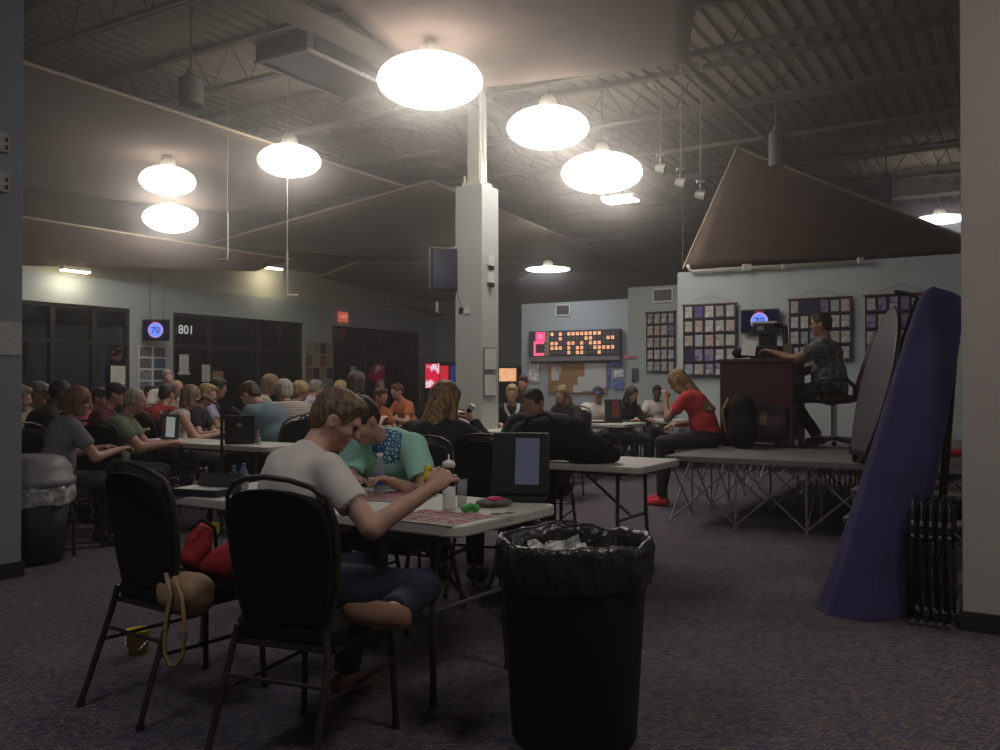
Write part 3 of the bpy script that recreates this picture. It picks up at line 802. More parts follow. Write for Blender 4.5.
        if x == 534: obj('heading', box((0, -.006, .18), (.18, .004, .05)), mat('pink_heading', (.5, .08, .2), .6, noise=.1), t)
    # left wall posters
    def lposter(x0, y0, x1, y1, cols, rows, lab, seed):
        p0 = ona(x0, y0, ROOM_A0 + .03); p1 = ona(x1, y0, ROOM_A0 + .03); pm = (p0 + p1) / 2
        zt = ona((x0 + x1) / 2, y0, ROOM_A0 + .03).z; zb = ona((x0 + x1) / 2, y1, ROOM_A0 + .03).z
        pm.z = (zt + zb) / 2; W = (p1 - p0).length; Hh = zt - zb
        t = thing('poster_display', lab, 'poster', pm, YAW_A)
        obj('backing', box((0, 0, 0), (.02, W, Hh)), M_white if seed == 9 else mat('tan_board', (.40, .33, .26), .8, noise=.1), t)
        rnd = random.Random(seed)
        for i in range(cols):
            for j in range(rows):
                c = rnd.choice([(.10, .16, .28), (.05, .07, .12), (.20, .18, .20), (.18, .25, .35), (.35, .35, .38)] if seed == 9 else [(.45, .40, .30), (.50, .48, .44), (.35, .12, .10), (.05, .05, .06), (.48, .45, .4)])
                o = obj('picture', box((0, 0, 0), (.01, W / cols * .82, Hh / rows * .84)), mat('pic_%d%d%d' % (seed, i, j), c, .6, col2=tuple(v * .35 for v in c), nscale=20), t)
                o.location = (.014, -W / 2 + W / cols * (i + .5), -Hh / 2 + Hh / rows * (j + .5))
    lposter(138, 346, 166, 392, 2, 4, 'picture display on the wall under the small hanging screen', 9)
    lposter(305, 342, 333, 392, 4, 4, 'tan board of cards between the second and third storefronts', 5)
    # signs on the storefronts
    t = thing('exit_sign', 'red lit exit sign above the third storefront', 'exit sign', ona(343, 317, ROOM_A0 + .06), YAW_A)
    obj('sign_box', box((0, 0, 0), (.05, .34, .26)), emit_mat('exit_red', (.75, .13, .09), .6), t)
    text('EXIT', .12, emit_mat('exit_pale', (.9, .5, .4), .8), t, (.03, 0, 0), rot=(PI / 2, 0, PI / 2))
    t = thing('door_number', 'white house number 108 seen reversed on the glass', 'number', ona(186, 330, ROOM_A0 + .01), YAW_A)
    text('108', .26, emit_mat('numeral_white', (.6, .6, .6), .8), t, (0, 0, 0), rot=(PI / 2, 0, PI / 2), mirror=True, name='numerals')
    for x, y, ww, hh, lab in ((118, 375, .32, .36, 'white notice on the first storefront glass'), (184, 363, .24, .36, 'white notice on the second storefront door'), (206, 373, .22, .36, 'white notice on the glass beside the storefront door'),
                              (353, 372, .2, .3, 'small white notice on the third storefront'), (184, 373, .3, .06, 'pale opening hours line below the door notice')):
        o = obj('notice', box((0, 0, 0), (.004, ww, hh)), M_paper); o.location = ona(x, y, ROOM_A0 + .012); o.rotation_euler = (0, 0, YAW_A); tag(o, lab, 'notice', 'notices on the storefront glass')
    t = thing('red_sign', 'red and white sign above the third storefront door', 'sign', ona(339, 335, ROOM_A0 + .01), YAW_A)
    obj('sign_sheet', box((0, 0, 0), (.01, .5, .35)), mat('sign_faded', (.22, .08, .08), .6, col2=(.05, .04, .05), nscale=6), t)
    # vending machines in the far corner
    def vending(x, y, d, w, h, rz, lab, glow, gs, red=True):
        p = px(x, y, d); z1 = p.z
        t = thing('vending_machine', lab, 'vending machine', (p.x, p.y, 0), rz)
        obj('cabinet', box((0, .3, z1 / 2), (w, .7, z1)), M_blackp, t, bevel=.02)
        if red:
            m1 = mat('vend_art', (.8, .02, .05), .4, col2=(.9, .8, .8), nscale=4, emit=None)
            nt = m1.node_tree; pb = nt.nodes['Principled BSDF']
            rp = [n for n in nt.nodes if n.type == 'VALTORGB'][0]
            rp.color_ramp.elements[0].position = .46; rp.color_ramp.elements[1].position = .5
            rp.color_ramp.elements[0].color = (.9, .7, .75, 1); rp.color_ramp.elements[1].color = (.7, .01, .06, 1)
            nt.links.new(rp.outputs[0], pb.inputs['Emission Color']); pb.inputs['Emission Strength'].default_value = .9
            obj('lit_artwork', box((-w * .22, -.06, z1 - .38), (w * .44, .01, .68)), m1, t)
            obj('lit_display', box((w * .16, -.06, z1 - .3), (w * .26, .01, .4)), emit_mat('vend_red', (.65, .02, .04), .9), t)
            obj('side_panel', box((w * .42, -.06, z1 - .5), (w * .14, .01, .8)), emit_mat('vend_blue', (.03, .04, .2), .7), t)
        else:
            obj('lit_display', box((0, -.06, z1 - .2), (w * .8, .01, .3)), mat('snack_art', (1, .55, .3), .5, col2=(.25, .08, .04), nscale=6, emit=(1, .5, .25), es=.8), t)
    vending(440, 362, 24.5, .95, 1.9, YAW_A * .6, 'vending machine glowing red in the far corner', 0, 0)
    vending(509, 366, 20.4, .56, 1.8, YAW_A, 'dark vending machine with an orange picture beside the bingo wall', 0, 0, False)
    # column fittings
    c = G(-5.43 - .185, 8.63 + .185); s = .185
    f1 = 8.63 - .012        # plane b of the column front
    for x, y, ww, hh, lab in ((461, 310, .05, .06, 'black plug in the outlet on the middle column'), (467, 310, .06, .08, 'white outlet plate on the middle column')):
        o = obj('outlet_plate', box((0, 0, 0), (ww, .02, hh)), M_blackp if x == 461 else M_white); o.location = onb(x, y, f1); o.rotation_euler = (0, 0, YAW_A); tag(o, lab, 'outlet')
    bm = bmesh.new(); tube(bm, [onb(457, 268, f1), onb(457, 285, f1), onb(458, 297, f1), onb(462, 306, f1 - .02)], .006, 6)
    tag(obj('power_cord', bm, M_grey), 'thin cord running down the middle column to its outlet', 'cord')
    for y, lab in ((262, 'upper thermostat box on the side of the middle column'), (279, 'lower thermostat box on the side of the middle column')):
        p = ona(491, y, -5.43 + .02)
        t = thing('thermostat', lab, 'thermostat', p, YAW_A, 'thermostat boxes on the middle column')
        obj('box', box((0, 0, .02), (.03, .12, .12)), M_white, t); obj('knob', box((.01, 0, -.07), (.035, .06, .05)), M_blackp, t)
    for y, lab in ((359, 'upper framed notice on the side of the middle column'), (385, 'lower framed notice on the side of the middle column')):
        p = ona(490, y, -5.43 + .012)
        t = thing('framed_notice', lab, 'notice', p, YAW_A, 'framed notices on the middle column')
        obj('notice_frame', box((0, 0, 0), (.012, .28, .27)), M_grey, t); obj('notice_sheet', box((.008, 0, 0), (.004, .25, .24)), M_paper, t)
    # screen on the far side of the middle column
    p = px(443, 269, 10.3)
    t = thing('column_screen', 'dark screen mounted high on the left side of the middle column', 'screen', p, math.radians(28))
    obj('screen_case', box((0, 0, 0), (.34, .08, .5)), M_blackp, t, bevel=.01)
    obj('screen_glass', box((0, -.042, 0), (.30, .004, .44)), mat('screen_off', (.035, .035, .06), .15, noise=.2, nscale=6), t)
    obj('wall_arm', box((.10, .08, 0), (.16, .1, .06)), M_blackm, t)
    # left column fittings
    for y, lab in ((142, 'upper metal outlet box on the left column'), (182, 'lower metal outlet box on the left column')):
        p = ona(2, y, -5.74 + .015)
        t = thing('outlet_box', lab, 'outlet', p, YAW_A, 'outlet boxes on the left column')
        obj('box', box((0, 0, 0), (.03, .07, .12)), M_colw, t); obj('socket', box((.016, .015, .02), (.006, .015, .03)), M_blackp, t); obj('socket', box((.016, .015, -.03), (.006, .015, .03)), M_blackp, t)
    o = obj('notice', box((0, 0, 0), (.004, .22, .22)), mat('notice_grey', (.50, .48, .47), .8, noise=.1, nscale=40)); o.location = ona(5, 338, -5.74 + .006); o.rotation_euler = (0, 0, YAW_A)
    tag(o, 'printed white notice taped to the left column', 'notice')
wall_things()

# ================================================================== FURNITURE
def make_chair():
    """banquet chair facing +Y: padded seat and crowned back with a hand slot, slanted rear legs"""
    t = thing('banquet_chair', 'chair', 'chair')
    W = .43
    bm = bmesh.new(); slab(bm, W, .42, .07, .415, .475, (0, .02)); obj('seat', bm, M_black, t, bevel=.015)
    # backrest: outline in (x, z); tilted
    def outline(sc, top):
        o = []
        o += [(-.155 * sc, .47), (-.195 * sc, .60), (-.205 * sc, .74), (-.205 * sc, .82)]
        for k in range(9):
            a = PI - PI * k / 8
            o.append((.205 * sc * math.cos(a), .82 + (top - .82) * math.sin(a) ** .62))
        o += [(.205 * sc, .74), (.195 * sc, .60), (.155 * sc, .47)]
        return o
    def tilt(bm):
        for v in bm.verts: v.co.y += -.20 - (v.co.z - .47) * .16 - .05 * (abs(v.co.x) / .2) ** 2 * -1
    bm = bmesh.new(); prism(bm, outline(.985, .935), -.022, .022)
    tilt(bm); obj('backrest', bm, M_black, t, bevel=.012)
    bm = bmesh.new()
    pts = []
    for x, z in outline(1.035, .975): pts.append((x, 0, z))
    pts = [(-.16, 0, .40)] + pts + [(.16, 0, .40)]
    tube(bm, pts, .0100, 8); tilt(bm); obj('back_frame', bm, M_brownm, t, smooth=True)
    bm = bmesh.new(); bx(bm, (-.19, .02, .405), (.022, .40, .022)); bx(bm, (.19, .02, .405), (.022, .40, .022)); bx(bm, (0, .215, .405), (.38, .022, .022)); bx(bm, (0, -.18, .405), (.38, .022, .022))
    obj('seat_frame', bm, M_brownm, t)
    for s in (-1, 1):
        bm = bmesh.new(); tube(bm, [(s * .185, .20, .41), (s * .19, .235, .28), (s * .20, .245, .012)], .0125, 8); cyl(bm, (s * .2, .245, 0), (s * .2, .245, .03), .016, seg=8); obj('leg', bm, M_brownm, t, smooth=False)
        bm = bmesh.new(); tube(bm, [(s * .175, -.19, .46), (s * .19, -.21, .36), (s * .205, -.33, .012)], .0125, 8); cyl(bm, (s * .205, -.33, 0), (s * .205, -.325, .03), .016, seg=8); obj('leg', bm, M_brownm, t, smooth=False)
    bm = bmesh.new()
    for s in (-1, 1): cyl(bm, (s * .193, -.24, .25), (s * .193, .235, .25), .008, seg=6)
    cyl(bm, (-.19, -.235, .30), (.19, -.235, .30), .008, seg=6)
    obj('stretcher', bm, M_brownm, t)
    return t
CHAIR0 = make_chair(); CHAIR0_KIDS = children(CHAIR0); CHAIR_N = [0]
def chair(x, y, deg, label, group='black banquet chairs', s=1.0):
    c = CHAIR0 if CHAIR_N[0] == 0 else copy_tree(CHAIR0, None, CHAIR0_KIDS)
    if CHAIR_N[0]:
        pass
    CHAIR_N[0] += 1
    c.location = (x, y, 0); c.rotation_euler = (0, 0, -math.radians(deg)); c.scale = (s, s, s)
    tag(c, label, 'chair', group); return c

def make_table(L=1.83, Wd=.76):
    t = thing('folding_table', 'table', 'table')
    bm = bmesh.new(); slab(bm, L, Wd, .06, .695, .74); obj('tabletop', bm, M_tabletop, t, bevel=.008)
    bm = bmesh.new()
    for s in (-1, 1): bx(bm, (0, s * (Wd / 2 - .09), .685), (L * .86, .025, .02))
    obj('under_rail', bm, M_tleg, t)
    for e in (-1, 1):
        x = e * (L / 2 - .22)
        for s in (-1, 1):
            bm = bmesh.new(); tube(bm, [(x, s * .24, .69), (x, s * .25, .40), (x + e * .02, s * .27, .02)], .014, 8); cyl(bm, (x + e * .02, s * .27, 0), (x + e * .02, s * .27, .03), .018, seg=8); obj('leg', bm, M_tleg, t)
        bm = bmesh.new(); cyl(bm, (x, -.25, .36), (x, .25, .36), .011, seg=8); cyl(bm, (x, 0, .36), (e * .28, 0, .69), .010, seg=8)
        obj('brace', bm, M_tleg, t)
    return t
TABLE0 = make_table(); TABLE0_KIDS = children(TABLE0); TABLE_N = [0]
def table(c, rz, label, group='white folding tables', sx=1):
    t = TABLE0 if TABLE_N[0] == 0 else copy_tree(TABLE0, None, TABLE0_KIDS)
    TABLE_N[0] += 1
    t.location = (c[0], c[1], 0); t.rotation_euler = (0, 0, rz); t.scale = (sx, 1, 1)
    tag(t, label, 'table', group); return t

# table 1 (foreground): near long edge from (-.19, 3.3) to (-1.65, 4.28)
T1_dir = Vector((-.83, .557, 0)).normalized(); T1_n = Vector((.557, .83, 0)).normalized()
T1_c = Vector((-.16, 3.30, 0)) + T1_dir * .915 + T1_n * .38
table(T1_c, math.atan2(-T1_dir.y, -T1_dir.x), 'white folding table at which the white shirted woman plays')
# table 2: near right corner (.92, 5.6), runs along -B
T2_c = Vector((.90, 5.62, 0)) - B * .915 + A * .38
table(T2_c, YAW_A, 'white folding table holding the black bags, left of the stage')
# rows along A on the window side
TM = Vector((-1.97, 7.40, 0)) - B * .915 + A * .27
_t = table(TM, YAW_A, 'white folding table between the green and blue grey shirted men'); _t.scale = (1, .7, 1)
for a, b, lab in ((-6.45, 10.6, 'folding table behind the middle column in the crowded row'), (-6.45, 14.4, 'folding table far down the crowded row'),
                  (-9.4, 7.9, 'folding table in the second crowded row from the middle column'), (-9.4, 11.2, 'second folding table down the second crowded row'), (-9.4, 14.8, 'farthest folding table in the second crowded row'),
                  (-12.4, 9.6, 'folding table nearest the first storefront'), (-12.4, 13.4, 'folding table nearest the second storefront')):
    table(G(a, b), YAW_A + PI / 2, lab)
# tables on the right, beyond table 2
table((1.35, 12.1), YAW_A, 'white folding table of the capped man in white', sx=.62)
table((2.34, 13.2), YAW_A, 'small pale table in front of the far wall left of the stage', sx=.5)
table((.38, 10.05), YAW_A, 'pale table of the blonde woman beside the middle column', sx=.7)

# chairs near the camera
chair(-1.30, 3.64, 36, 'black banquet chair with the red bag on its seat')
chair(-.66, 3.12, 21, 'black banquet chair that the white shirted woman sits on')
chair(.28, 4.95, 72, 'black banquet chair turned sideways behind the upright tablet')
chair(-.02, 5.50, 20, 'empty black banquet chair pushed to the table of black bags')

# ------------------------------------------------------------------ bins
def big_bin():
    x, y = .268, 3.2
    t = thing('trash_bin', 'large round black trash bin with a black liner beside the near table', 'trash bin', (x, y, 0)); t.scale = (1.0, 1.0, 1.045)
    bm = bmesh.new()
    lathe(bm, [(.001, 0), (.215, 0), (.225, .015), (.262, .60), (.268, .64), (.255, .64), (.21, .02), (.001, .02)], 40); obj('body', bm, M_bin, t, smooth=True)
    rnd = random.Random(4); ph = [rnd.uniform(0, 6) for _ in range(8)]
    def fn(r, z, a, i):
        k = .006 * (1.0 if i < 5 else .6)
        rr = r + k * (math.sin(7 * a + ph[0] + z * 9) + .7 * math.sin(13 * a + ph[1] - z * 14) + .5 * math.sin(23 * a + ph[2] + z * 30))
        zz = z + .006 * math.sin(4 * a + ph[3]) + .004 * math.sin(11 * a + ph[4])
        return rr, zz
    bm = bmesh.new()
    lathe(bm, [(.276, .545), (.282, .57), (.288, .60), (.287, .63), (.285, .66), (.279, .69), (.268, .697), (.256, .685), (.245, .65), (.235, .60), (.225, .54), (.16, .50), (.001, .49)], 96, fn=fn)
    o = obj('liner', bm, M_bag, t, smooth=True, label='crumpled shiny black liner')
    d = bpy.data.textures.new('crumple', 'CLOUDS'); d.noise_scale = .05
    md = o.modifiers.new('crumple', 'DISPLACE'); md.texture = d; md.strength = .016; md.mid_level = .5; md.texture_coords = 'LOCAL'
    d.noise_depth = 3
    # paper rubbish showing above the liner
    for i, (dx, dy, dz, r1, r2, r3, w, h, lab) in enumerate(((-.11, .02, .62, 60, 10, 20, .12, .09, 'crumpled white paper at the left in the big trash bin'), (-.03, .0, .635, 70, -15, -20, .13, .09, 'creased paper sheet in the middle of the big trash bin'),
                                                  (.02, .03, .615, 50, 20, 45, .10, .10, 'white wrapper with blue print in the big trash bin'), (-.06, -.08, .60, 30, 5, 80, .12, .10, 'grey paper scrap at the front of the big trash bin'))):
        bm = bmesh.new(); N = 8; rnd = random.Random(i)
        g = [[bm.verts.new((w * (u / N - .5), h * (v / N - .5), rnd.uniform(-.008, .008) + .02 * math.sin(u * .9 + i))) for v in range(N + 1)] for u in range(N + 1)]
        for u in range(N):
            for v in range(N): bm.faces.new((g[u][v], g[u + 1][v], g[u + 1][v + 1], g[u][v + 1]))
        m = mat('scrap_paper', (.58, .58, .55), .7, noise=.25, nscale=30) if i != 2 else mat('scrap_blue', (.42, .44, .45), .6, col2=(.08, .2, .35), nscale=18)
        o = obj('paper_scrap', bm, m); o.location = (x + dx, y + dy, dz + .035); o.rotation_euler = [math.radians(v) for v in (r1, r2, r3)]
        md = o.modifiers.new('thick', 'SOLIDIFY'); md.thickness = .002
        tag(o, lab, 'paper', 'rubbish in the big bin')
big_bin()
def lid_bin():
    t = thing('trash_bin', 'grey domed trash bin with a pale liner by the left column', 'trash bin', (-3.36, 6.32, 0))
    bm = bmesh.new(); lathe(bm, [(.001, 0), (.20, 0), (.21, .02), (.255, .52), (.001, .52)], 32); obj('body', bm, M_bin, t, smooth=True)
    rnd = random.Random(5)
    def fn(r, z, a, i): return r + .010 * math.sin(9 * a + z * 20) + .006 * math.sin(17 * a), z + .010 * math.sin(6 * a) * (1 if i < 2 else 0)
    bm = bmesh.new(); lathe(bm, [(.262, .42), (.278, .46), (.276, .52), (.268, .56), (.25, .565)], 64, fn=fn); obj('liner', bm, M_wbag, t, smooth=True, label='pale see-through liner folded over the rim')
    bm = bmesh.new(); lathe(bm, [(.285, .555), (.29, .565), (.29, .60), (.272, .605), (.262, .68), (.22, .74), (.15, .765), (.001, .77)], 32); obj('dome_lid', bm, M_grey, t, smooth=True, label='grey domed lid')
lid_bin()

# ------------------------------------------------------------------ stage
SB0, SB1, SA0, SA1 = 7.65, 11.6, -2.84, 3.3; SZ = .62
def stage():
    t = thing('stage', 'low portable stage with a grey deck on crossed metal struts', 'stage', G(SA0, SB0), YAW_A)
    W, D = SA1 - SA0, SB1 - SB0
    bm = bmesh.new(); bx(bm, (W / 2, D / 2, SZ - .015), (W - .012, D - .012, .03)); obj('deck', bm, M_stage, t)
    bm = bmesh.new()
    bx(bm, (W / 2, .005, SZ - .02), (W, .012, .045)); bx(bm, (.005, D / 2, SZ - .02), (.012, D, .045)); bx(bm, (W / 2, D - .005, SZ - .02), (W, .012, .045))
    x = 1.22
    obj('edge_trim', bm, M_strut, t)
    zt = SZ - .045
    n = 0
    def fold(x0, x1, y, ax):
        bm = bmesh.new()
        P = (lambda u, z: (u, y, z)) if ax == 0 else (lambda u, z: (y, u, z))
        cyl(bm, P(x0, zt), P(x1, .03), .008, seg=6); cyl(bm, P(x0, .03), P(x1, zt), .008, seg=6)
        cyl(bm, P(x1, zt), P(x1, 0), .010, seg=6)
        cyl(bm, P(x1, 0), P(x1, .02), .02, seg=8)
        obj('strut_fold', bm, M_strut, t)
    for j, y in enumerate((.04, 1.26, 2.48, 3.7)):
        for i in range(10): fold(.03 + .6 * i, .63 + .6 * i, y, 0)
    for i in range(0, 11, 2):
        for j in range(6): fold(.04 + .61 * j, .65 + .61 * j, .03 + .6 * i, 1)
stage()

def steps():
    t = thing('stage_steps', 'two grey portable steps behind the leaning purple cover', 'steps', G(-1.05, 6.85), YAW_A)
    for y, z in ((.45, .45), (.12, .28)):
        bm = bmesh.new(); bx(bm, (0.35, y, z), (.95, .30, .03)); obj('tread', bm, M_stage, t)
        for x in (-.10, .8):
            for q in (-.13, .13):
                bm = bmesh.new(); cyl(bm, (x, y + q, z), (x, y + q, 0), .011, seg=6); obj('leg', bm, M_strut, t)
        bm = bmesh.new(); cyl(bm, (-.1, y - .13, z), (.35, y - .13, 0.02), .007, seg=6); cyl(bm, (.8, y - .13, z), (.35, y - .13, 0.02), .007, seg=6); obj('brace', bm, M_strut, t)
steps()

def podium():
    t = thing('podium_desk', 'dark maroon desk on the stage, open below its front panel', 'desk', G(-2.79, 9.14, SZ), YAW_A)
    w, d, h = .74, .6, .91
    bm = bmesh.new(); bx(bm, (w / 2, d / 2, h - .015), (w + .04, d + .04, .035)); obj('desktop', bm, M_maroon, t, bevel=.004)
    bm = bmesh.new(); bx(bm, (w / 2, .015, h - .26), (w, .025, .46)); obj('front_panel', bm, M_maroon, t)
    for x in (.015, w - .015):
        bm = bmesh.new(); bx(bm, (x, d / 2, (h - .03) / 2), (.025, d, h - .03)); obj('side_panel', bm, M_maroon, t)
    bm = bmesh.new(); bx(bm, (w / 2, d / 2, .06), (w - .03, d - .02, .025)); obj('bottom_shelf', bm, M_maroon, t)
    # clear tote under it
    c = G(-2.79 + .37, 9.14 + .28, SZ)
    q = thing('storage_tote', 'see-through storage tote with a pale rim under the maroon desk', 'storage box', c, YAW_A)
    bm = bmesh.new(); bx(bm, (0, 0, .25), (.58, .40, .33)); obj('tub', bm, mat('tote_tub', (.05, .05, .07), .3, col2=(.22, .08, .12), nscale=7), q, bevel=.02)
    bm = bmesh.new()
    for s in (-1, 1): bx(bm, (0, s * .215, .41), (.64, .03, .03)); bx(bm, (s * .305, 0, .41), (.03, .43, .03))
    obj('rim', bm, mat('tote_rim', (.35, .35, .38), .4, noise=.1), q)
    obj('tag_label', box((.06, -.203, .30), (.07, .005, .15)), mat('tote_label', (.30, .26, .18), .7, noise=.1), q)
    # blower / monitor on the desk
    c = G(-2.79 + .42, 9.14 + .30, SZ + .91 + .0)
    m = thing('ball_camera', 'black ball display unit with a white flat top on the maroon desk', 'machine', c, YAW_A)
    bm = bmesh.new(); bx(bm, (0, 0, .07), (.30, .28, .14)); bx(bm, (0, .02, .2), (.16, .14, .14)); obj('base', bm, M_blackp, m, bevel=.01)
    bm = bmesh.new(); bx(bm, (-.02, .02, .32), (.24, .20, .12)); obj('head', bm, M_blackp, m, bevel=.01)
    obj('white_cap', box((-.02, .02, .39), (.26, .20, .02)), M_white, m, label='flat white top')
    obj('small_window', box((-.05, -.085, .33), (.07, .006, .05)), mat('dim_window', (.25, .25, .24), .4, noise=.1), m)
    bm = bmesh.new(); tube(bm, [(.10, .02, .36), (.18, 0, .34), (.19, 0, .15), (.16, 0, .1)], .03, 10); obj('hose', bm, M_blackp, m, smooth=True)
    c = G(-2.79 + .28, 9.14 + .10, SZ + .93)
    o = obj('paper_sheet', box((0, 0, .1), (.14, .004, .2), Euler((-.6, .1, .2)).to_matrix()), M_paper); o.location = c; o.rotation_euler = (0, 0, YAW_A); tag(o, 'white paper sheet propped on the front of the maroon desk', 'paper')
    c = G(-2.79 + .66, 9.14 + .22, SZ + .93)
    o = obj('small_box', box((0, 0, .07), (.09, .09, .14)), mat('khaki_box', (.16, .13, .10), .6, noise=.1), bevel=.006); o.location = c; o.rotation_euler = (0, 0, YAW_A); tag(o, 'small brown box on the maroon desk near the caller hand', 'box')
    c = G(-2.79 + .16, 9.14 + .2, SZ + .93)
    o = SDF(.02).ell((0, 0, .05), (.09, .07, .055)).ell((.06, 0, .03), (.06, .05, .03)).mesh('cloth_bundle', .012, M_black); o.location = c
    tag(o, 'small black bundle at the left end of the maroon desk', 'bundle')
podium()

def office_chair():
    t = thing('office_chair', 'maroon padded swivel chair behind the caller on the stage', 'chair', G(-1.70, 9.42, SZ), math.radians(59 + 10))
    s = SDF(.04).ell((0, 0, .50), (.24, .24, .055)).mesh('seat', .012, M_maroon, t)
    b = SDF(.05); b.cap((-.10, -.27, .60), (-.12, -.40, 1.05), .075, .07); b.cap((.10, -.27, .60), (.12, -.40, 1.05), .075, .07); b.cap((0, -.27, .6), (0, -.42, 1.12), .08, .07)
    b.mesh('backrest', .014, M_maroon, t)
    for q in (-1, 1):
        bm = bmesh.new(); tube(bm, [(q * .24, -.2, .5), (q * .29, -.2, .62), (q * .29, -.12, .70), (q * .29, .12, .70), (q * .28, .15, .62), (q * .24, .1, .5)], .02, 8); obj('armrest', bm, M_blackp, t, smooth=True)
    bm = bmesh.new(); cyl(bm, (0, 0, .08), (0, 0, .46), .03, seg=12); obj('gas_column', bm, M_chrome, t)
    for k in range(5):
        a = 2 * PI * k / 5; bm = bmesh.new(); cyl(bm, (0, 0, .10), (.28 * math.cos(a), .28 * math.sin(a), .07), .022, .015, seg=8); obj('foot', bm, M_blackp, t)
        bm = bmesh.new(); cyl(bm, (.28 * math.cos(a) - .012, .28 * math.sin(a), .027), (.28 * math.cos(a) + .012, .28 * math.sin(a), .027), .027, seg=10); obj('caster', bm, M_blackp, t)
office_chair()

# ------------------------------------------------------------------ right side: leaning things
def leaning():
    # grey oval table top leaning, seen nearly edge on
    p_b = px(857, 463, 7.35); p_t = px(893, 309, 7.35)
    up = (p_t - p_b); L = up.length; up.normalize()
    t = thing('oval_table', 'folded grey oval table leaning against the stage beside the purple cover', 'table', (p_b.x, p_b.y, SZ))
    c = (p_b + p_t) / 2 - t.location
    side = Vector((.23, .973, 0)); side = (side - up * side.dot(up)).normalized(); nrm = up.cross(side).normalized()
    R = Matrix((side, nrm, up)).transposed()
    bm = bmesh.new(); out = [(.60 * math.cos(a), (L * .49) * math.sin(a)) for a in [2 * PI * k / 40 for k in range(40)]]
    # long stadium outline so that the foot reaches the floor
    prism(bm, out, -.02, .02, Matrix.Translation(c - up * .12 * 0) @ R.to_4x4())
    o = obj('table_leaf', bm, mat('grey_leaf', (.055, .052, .062), .55, noise=.08, nscale=8), t, bevel=.006)
    o2 = bmesh.new(); pts = [c + side * .61 * math.cos(a) + up * (L * .495) * math.sin(a) for a in [2 * PI * k / 40 for k in range(40)]]
    tube(o2, pts, .020, 8, closed=True); obj('edge_band', o2, M_blackp, t, smooth=True)
    for q in (-.2, .2):
        bm = bmesh.new(); cyl(bm, c + nrm * -.04 + side * q - up * .3, c + nrm * -.04 + side * q + up * .35, .014, seg=8); obj('folded_leg', bm, M_strut, t)
    # black T handled dolly frame
    a0 = px(872, 455, 7.2); a1 = px(919, 300, 7.2)
    t = thing('table_dolly', 'black table dolly with a bent handle standing between the oval table and the purple cover', 'dolly', (a0.x, a0.y, SZ))
    L0 = Vector((-.06, 0, .06)); v = a1 - t.location
    bm = bmesh.new(); d = (v - L0)
    cyl(bm, L0, v, .036, seg=4); obj('mast', bm, M_blackm, t)
    e = px(895, 292, 7.2) - t.location
    bm = bmesh.new(); tube(bm, [v, v + Vector((-.02, 0, .035)), e + Vector((.04, 0, 0)), e], .018, 8); obj('handle', bm, M_blackp, t, smooth=True)
    bm = bmesh.new(); bx(bm, (.15, 0, .09), (.55, .32, .04)); obj('platform', bm, M_blackm, t)
    k = px(890, 391, 7.15) - t.location
    bm = bmesh.new(); cyl(bm, k - Vector((.10, 0, 0)), k + Vector((.10, 0, 0)), .012, seg=8); cyl(bm, k + Vector((.03, -.03, 0)), k + Vector((.05, -.03, 0)), .03, seg=12); obj('clamp', bm, M_chrome, t)
    for x, y in ((-.08, -.13), (-.08, .13), (.38, -.13), (.38, .13)):
        bm = bmesh.new(); cyl(bm, (x, y - .012, .035), (x, y + .012, .035), .035, seg=14); obj('caster', bm, M_blackp, t)
    # purple cloth cover, leaning to the right
    t = thing('cloth_cover', 'tall purple cloth cover draped over a leaning folded table at the right', 'cover', (0, 0, 0))
    bot = px(864, 617, 4.95); top = px(944, 291, 5.10)
    t.location = (bot.x, bot.y, 0)
    N = 110; K = 60
    wl = [(0, .262, .20), (.03, .250, .19), (.12, .232, .165), (.3, .212, .14), (.5, .195, .12), (.7, .175, .105), (.86, .150, .09), (.95, .125, .08), (.985, .105, .065), (1.0, .06, .03)]
    bm = bmesh.new(); rings = []
    H = top.z + .01
    for i in range(K + 1):
        u = i / K
        for (u0, a0_, b0_), (u1, a1_, b1_) in zip(wl, wl[1:]):
            if u <= u1: f = (u - u0) / (u1 - u0); wx = a0_ + (a1_ - a0_) * f; wy = b0_ + (b1_ - b0_) * f; break
        cx = (top.x - bot.x) * (u ** 1.08) + .02 * math.sin(PI * u); cy = (top.y - bot.y) * u
        ring = []
        for k in range(N):
            a = 2 * PI * k / N
            fold = 1 + (.06 * (1 - u) ** 1.2 + .02) * (math.sin(3 * a + 1.0 + 1.2 * u) * .7 + math.sin(7 * a + 2.1 - u) * .25 + .08 * math.sin(13 * a + 3 * u))
            z = H * u + (.012 * math.sin(3 * a) * (1 - u)) + (.05 * math.cos(a + .4)) * (-1) * max(0, u - .8) * 2.0
            if i == 0: z = .004
            ring.append(bm.verts.new((cx + wx * math.cos(a) * fold, cy + wy * math.sin(a) * fold, max(z, .003))))
        rings.append(ring)
    for i in range(K):
        for k in range(N): bm.faces.new((rings[i][k], rings[i][(k + 1) % N], rings[i + 1][(k + 1) % N], rings[i + 1][k]))
    bm.faces.new(rings[-1])
    obj('cloth', bm, M_purple, t, smooth=True)
    # stack of folded black chairs
    t = thing('added_dark_slab', 'black slab added behind the purple cover for its dark right part', 'table', G(-.56, 6.25), YAW_A)  # black slab added to give the cover its dark right part
    R = Euler((0, math.radians(4), 0)).to_matrix()
    bm = bmesh.new(); bx(bm, (0, 0, .87), (.05, .40, 1.70), R); obj('table_leaf', bm, M_blackp, t, bevel=.02)
    for q in (-.2, .2):
        bm = bmesh.new(); cyl(bm, R @ V3(.05, q * .8, .15), R @ V3(.05, q * .8, 1.5), .014, seg=8); obj('folded_leg', bm, M_blackm, t)
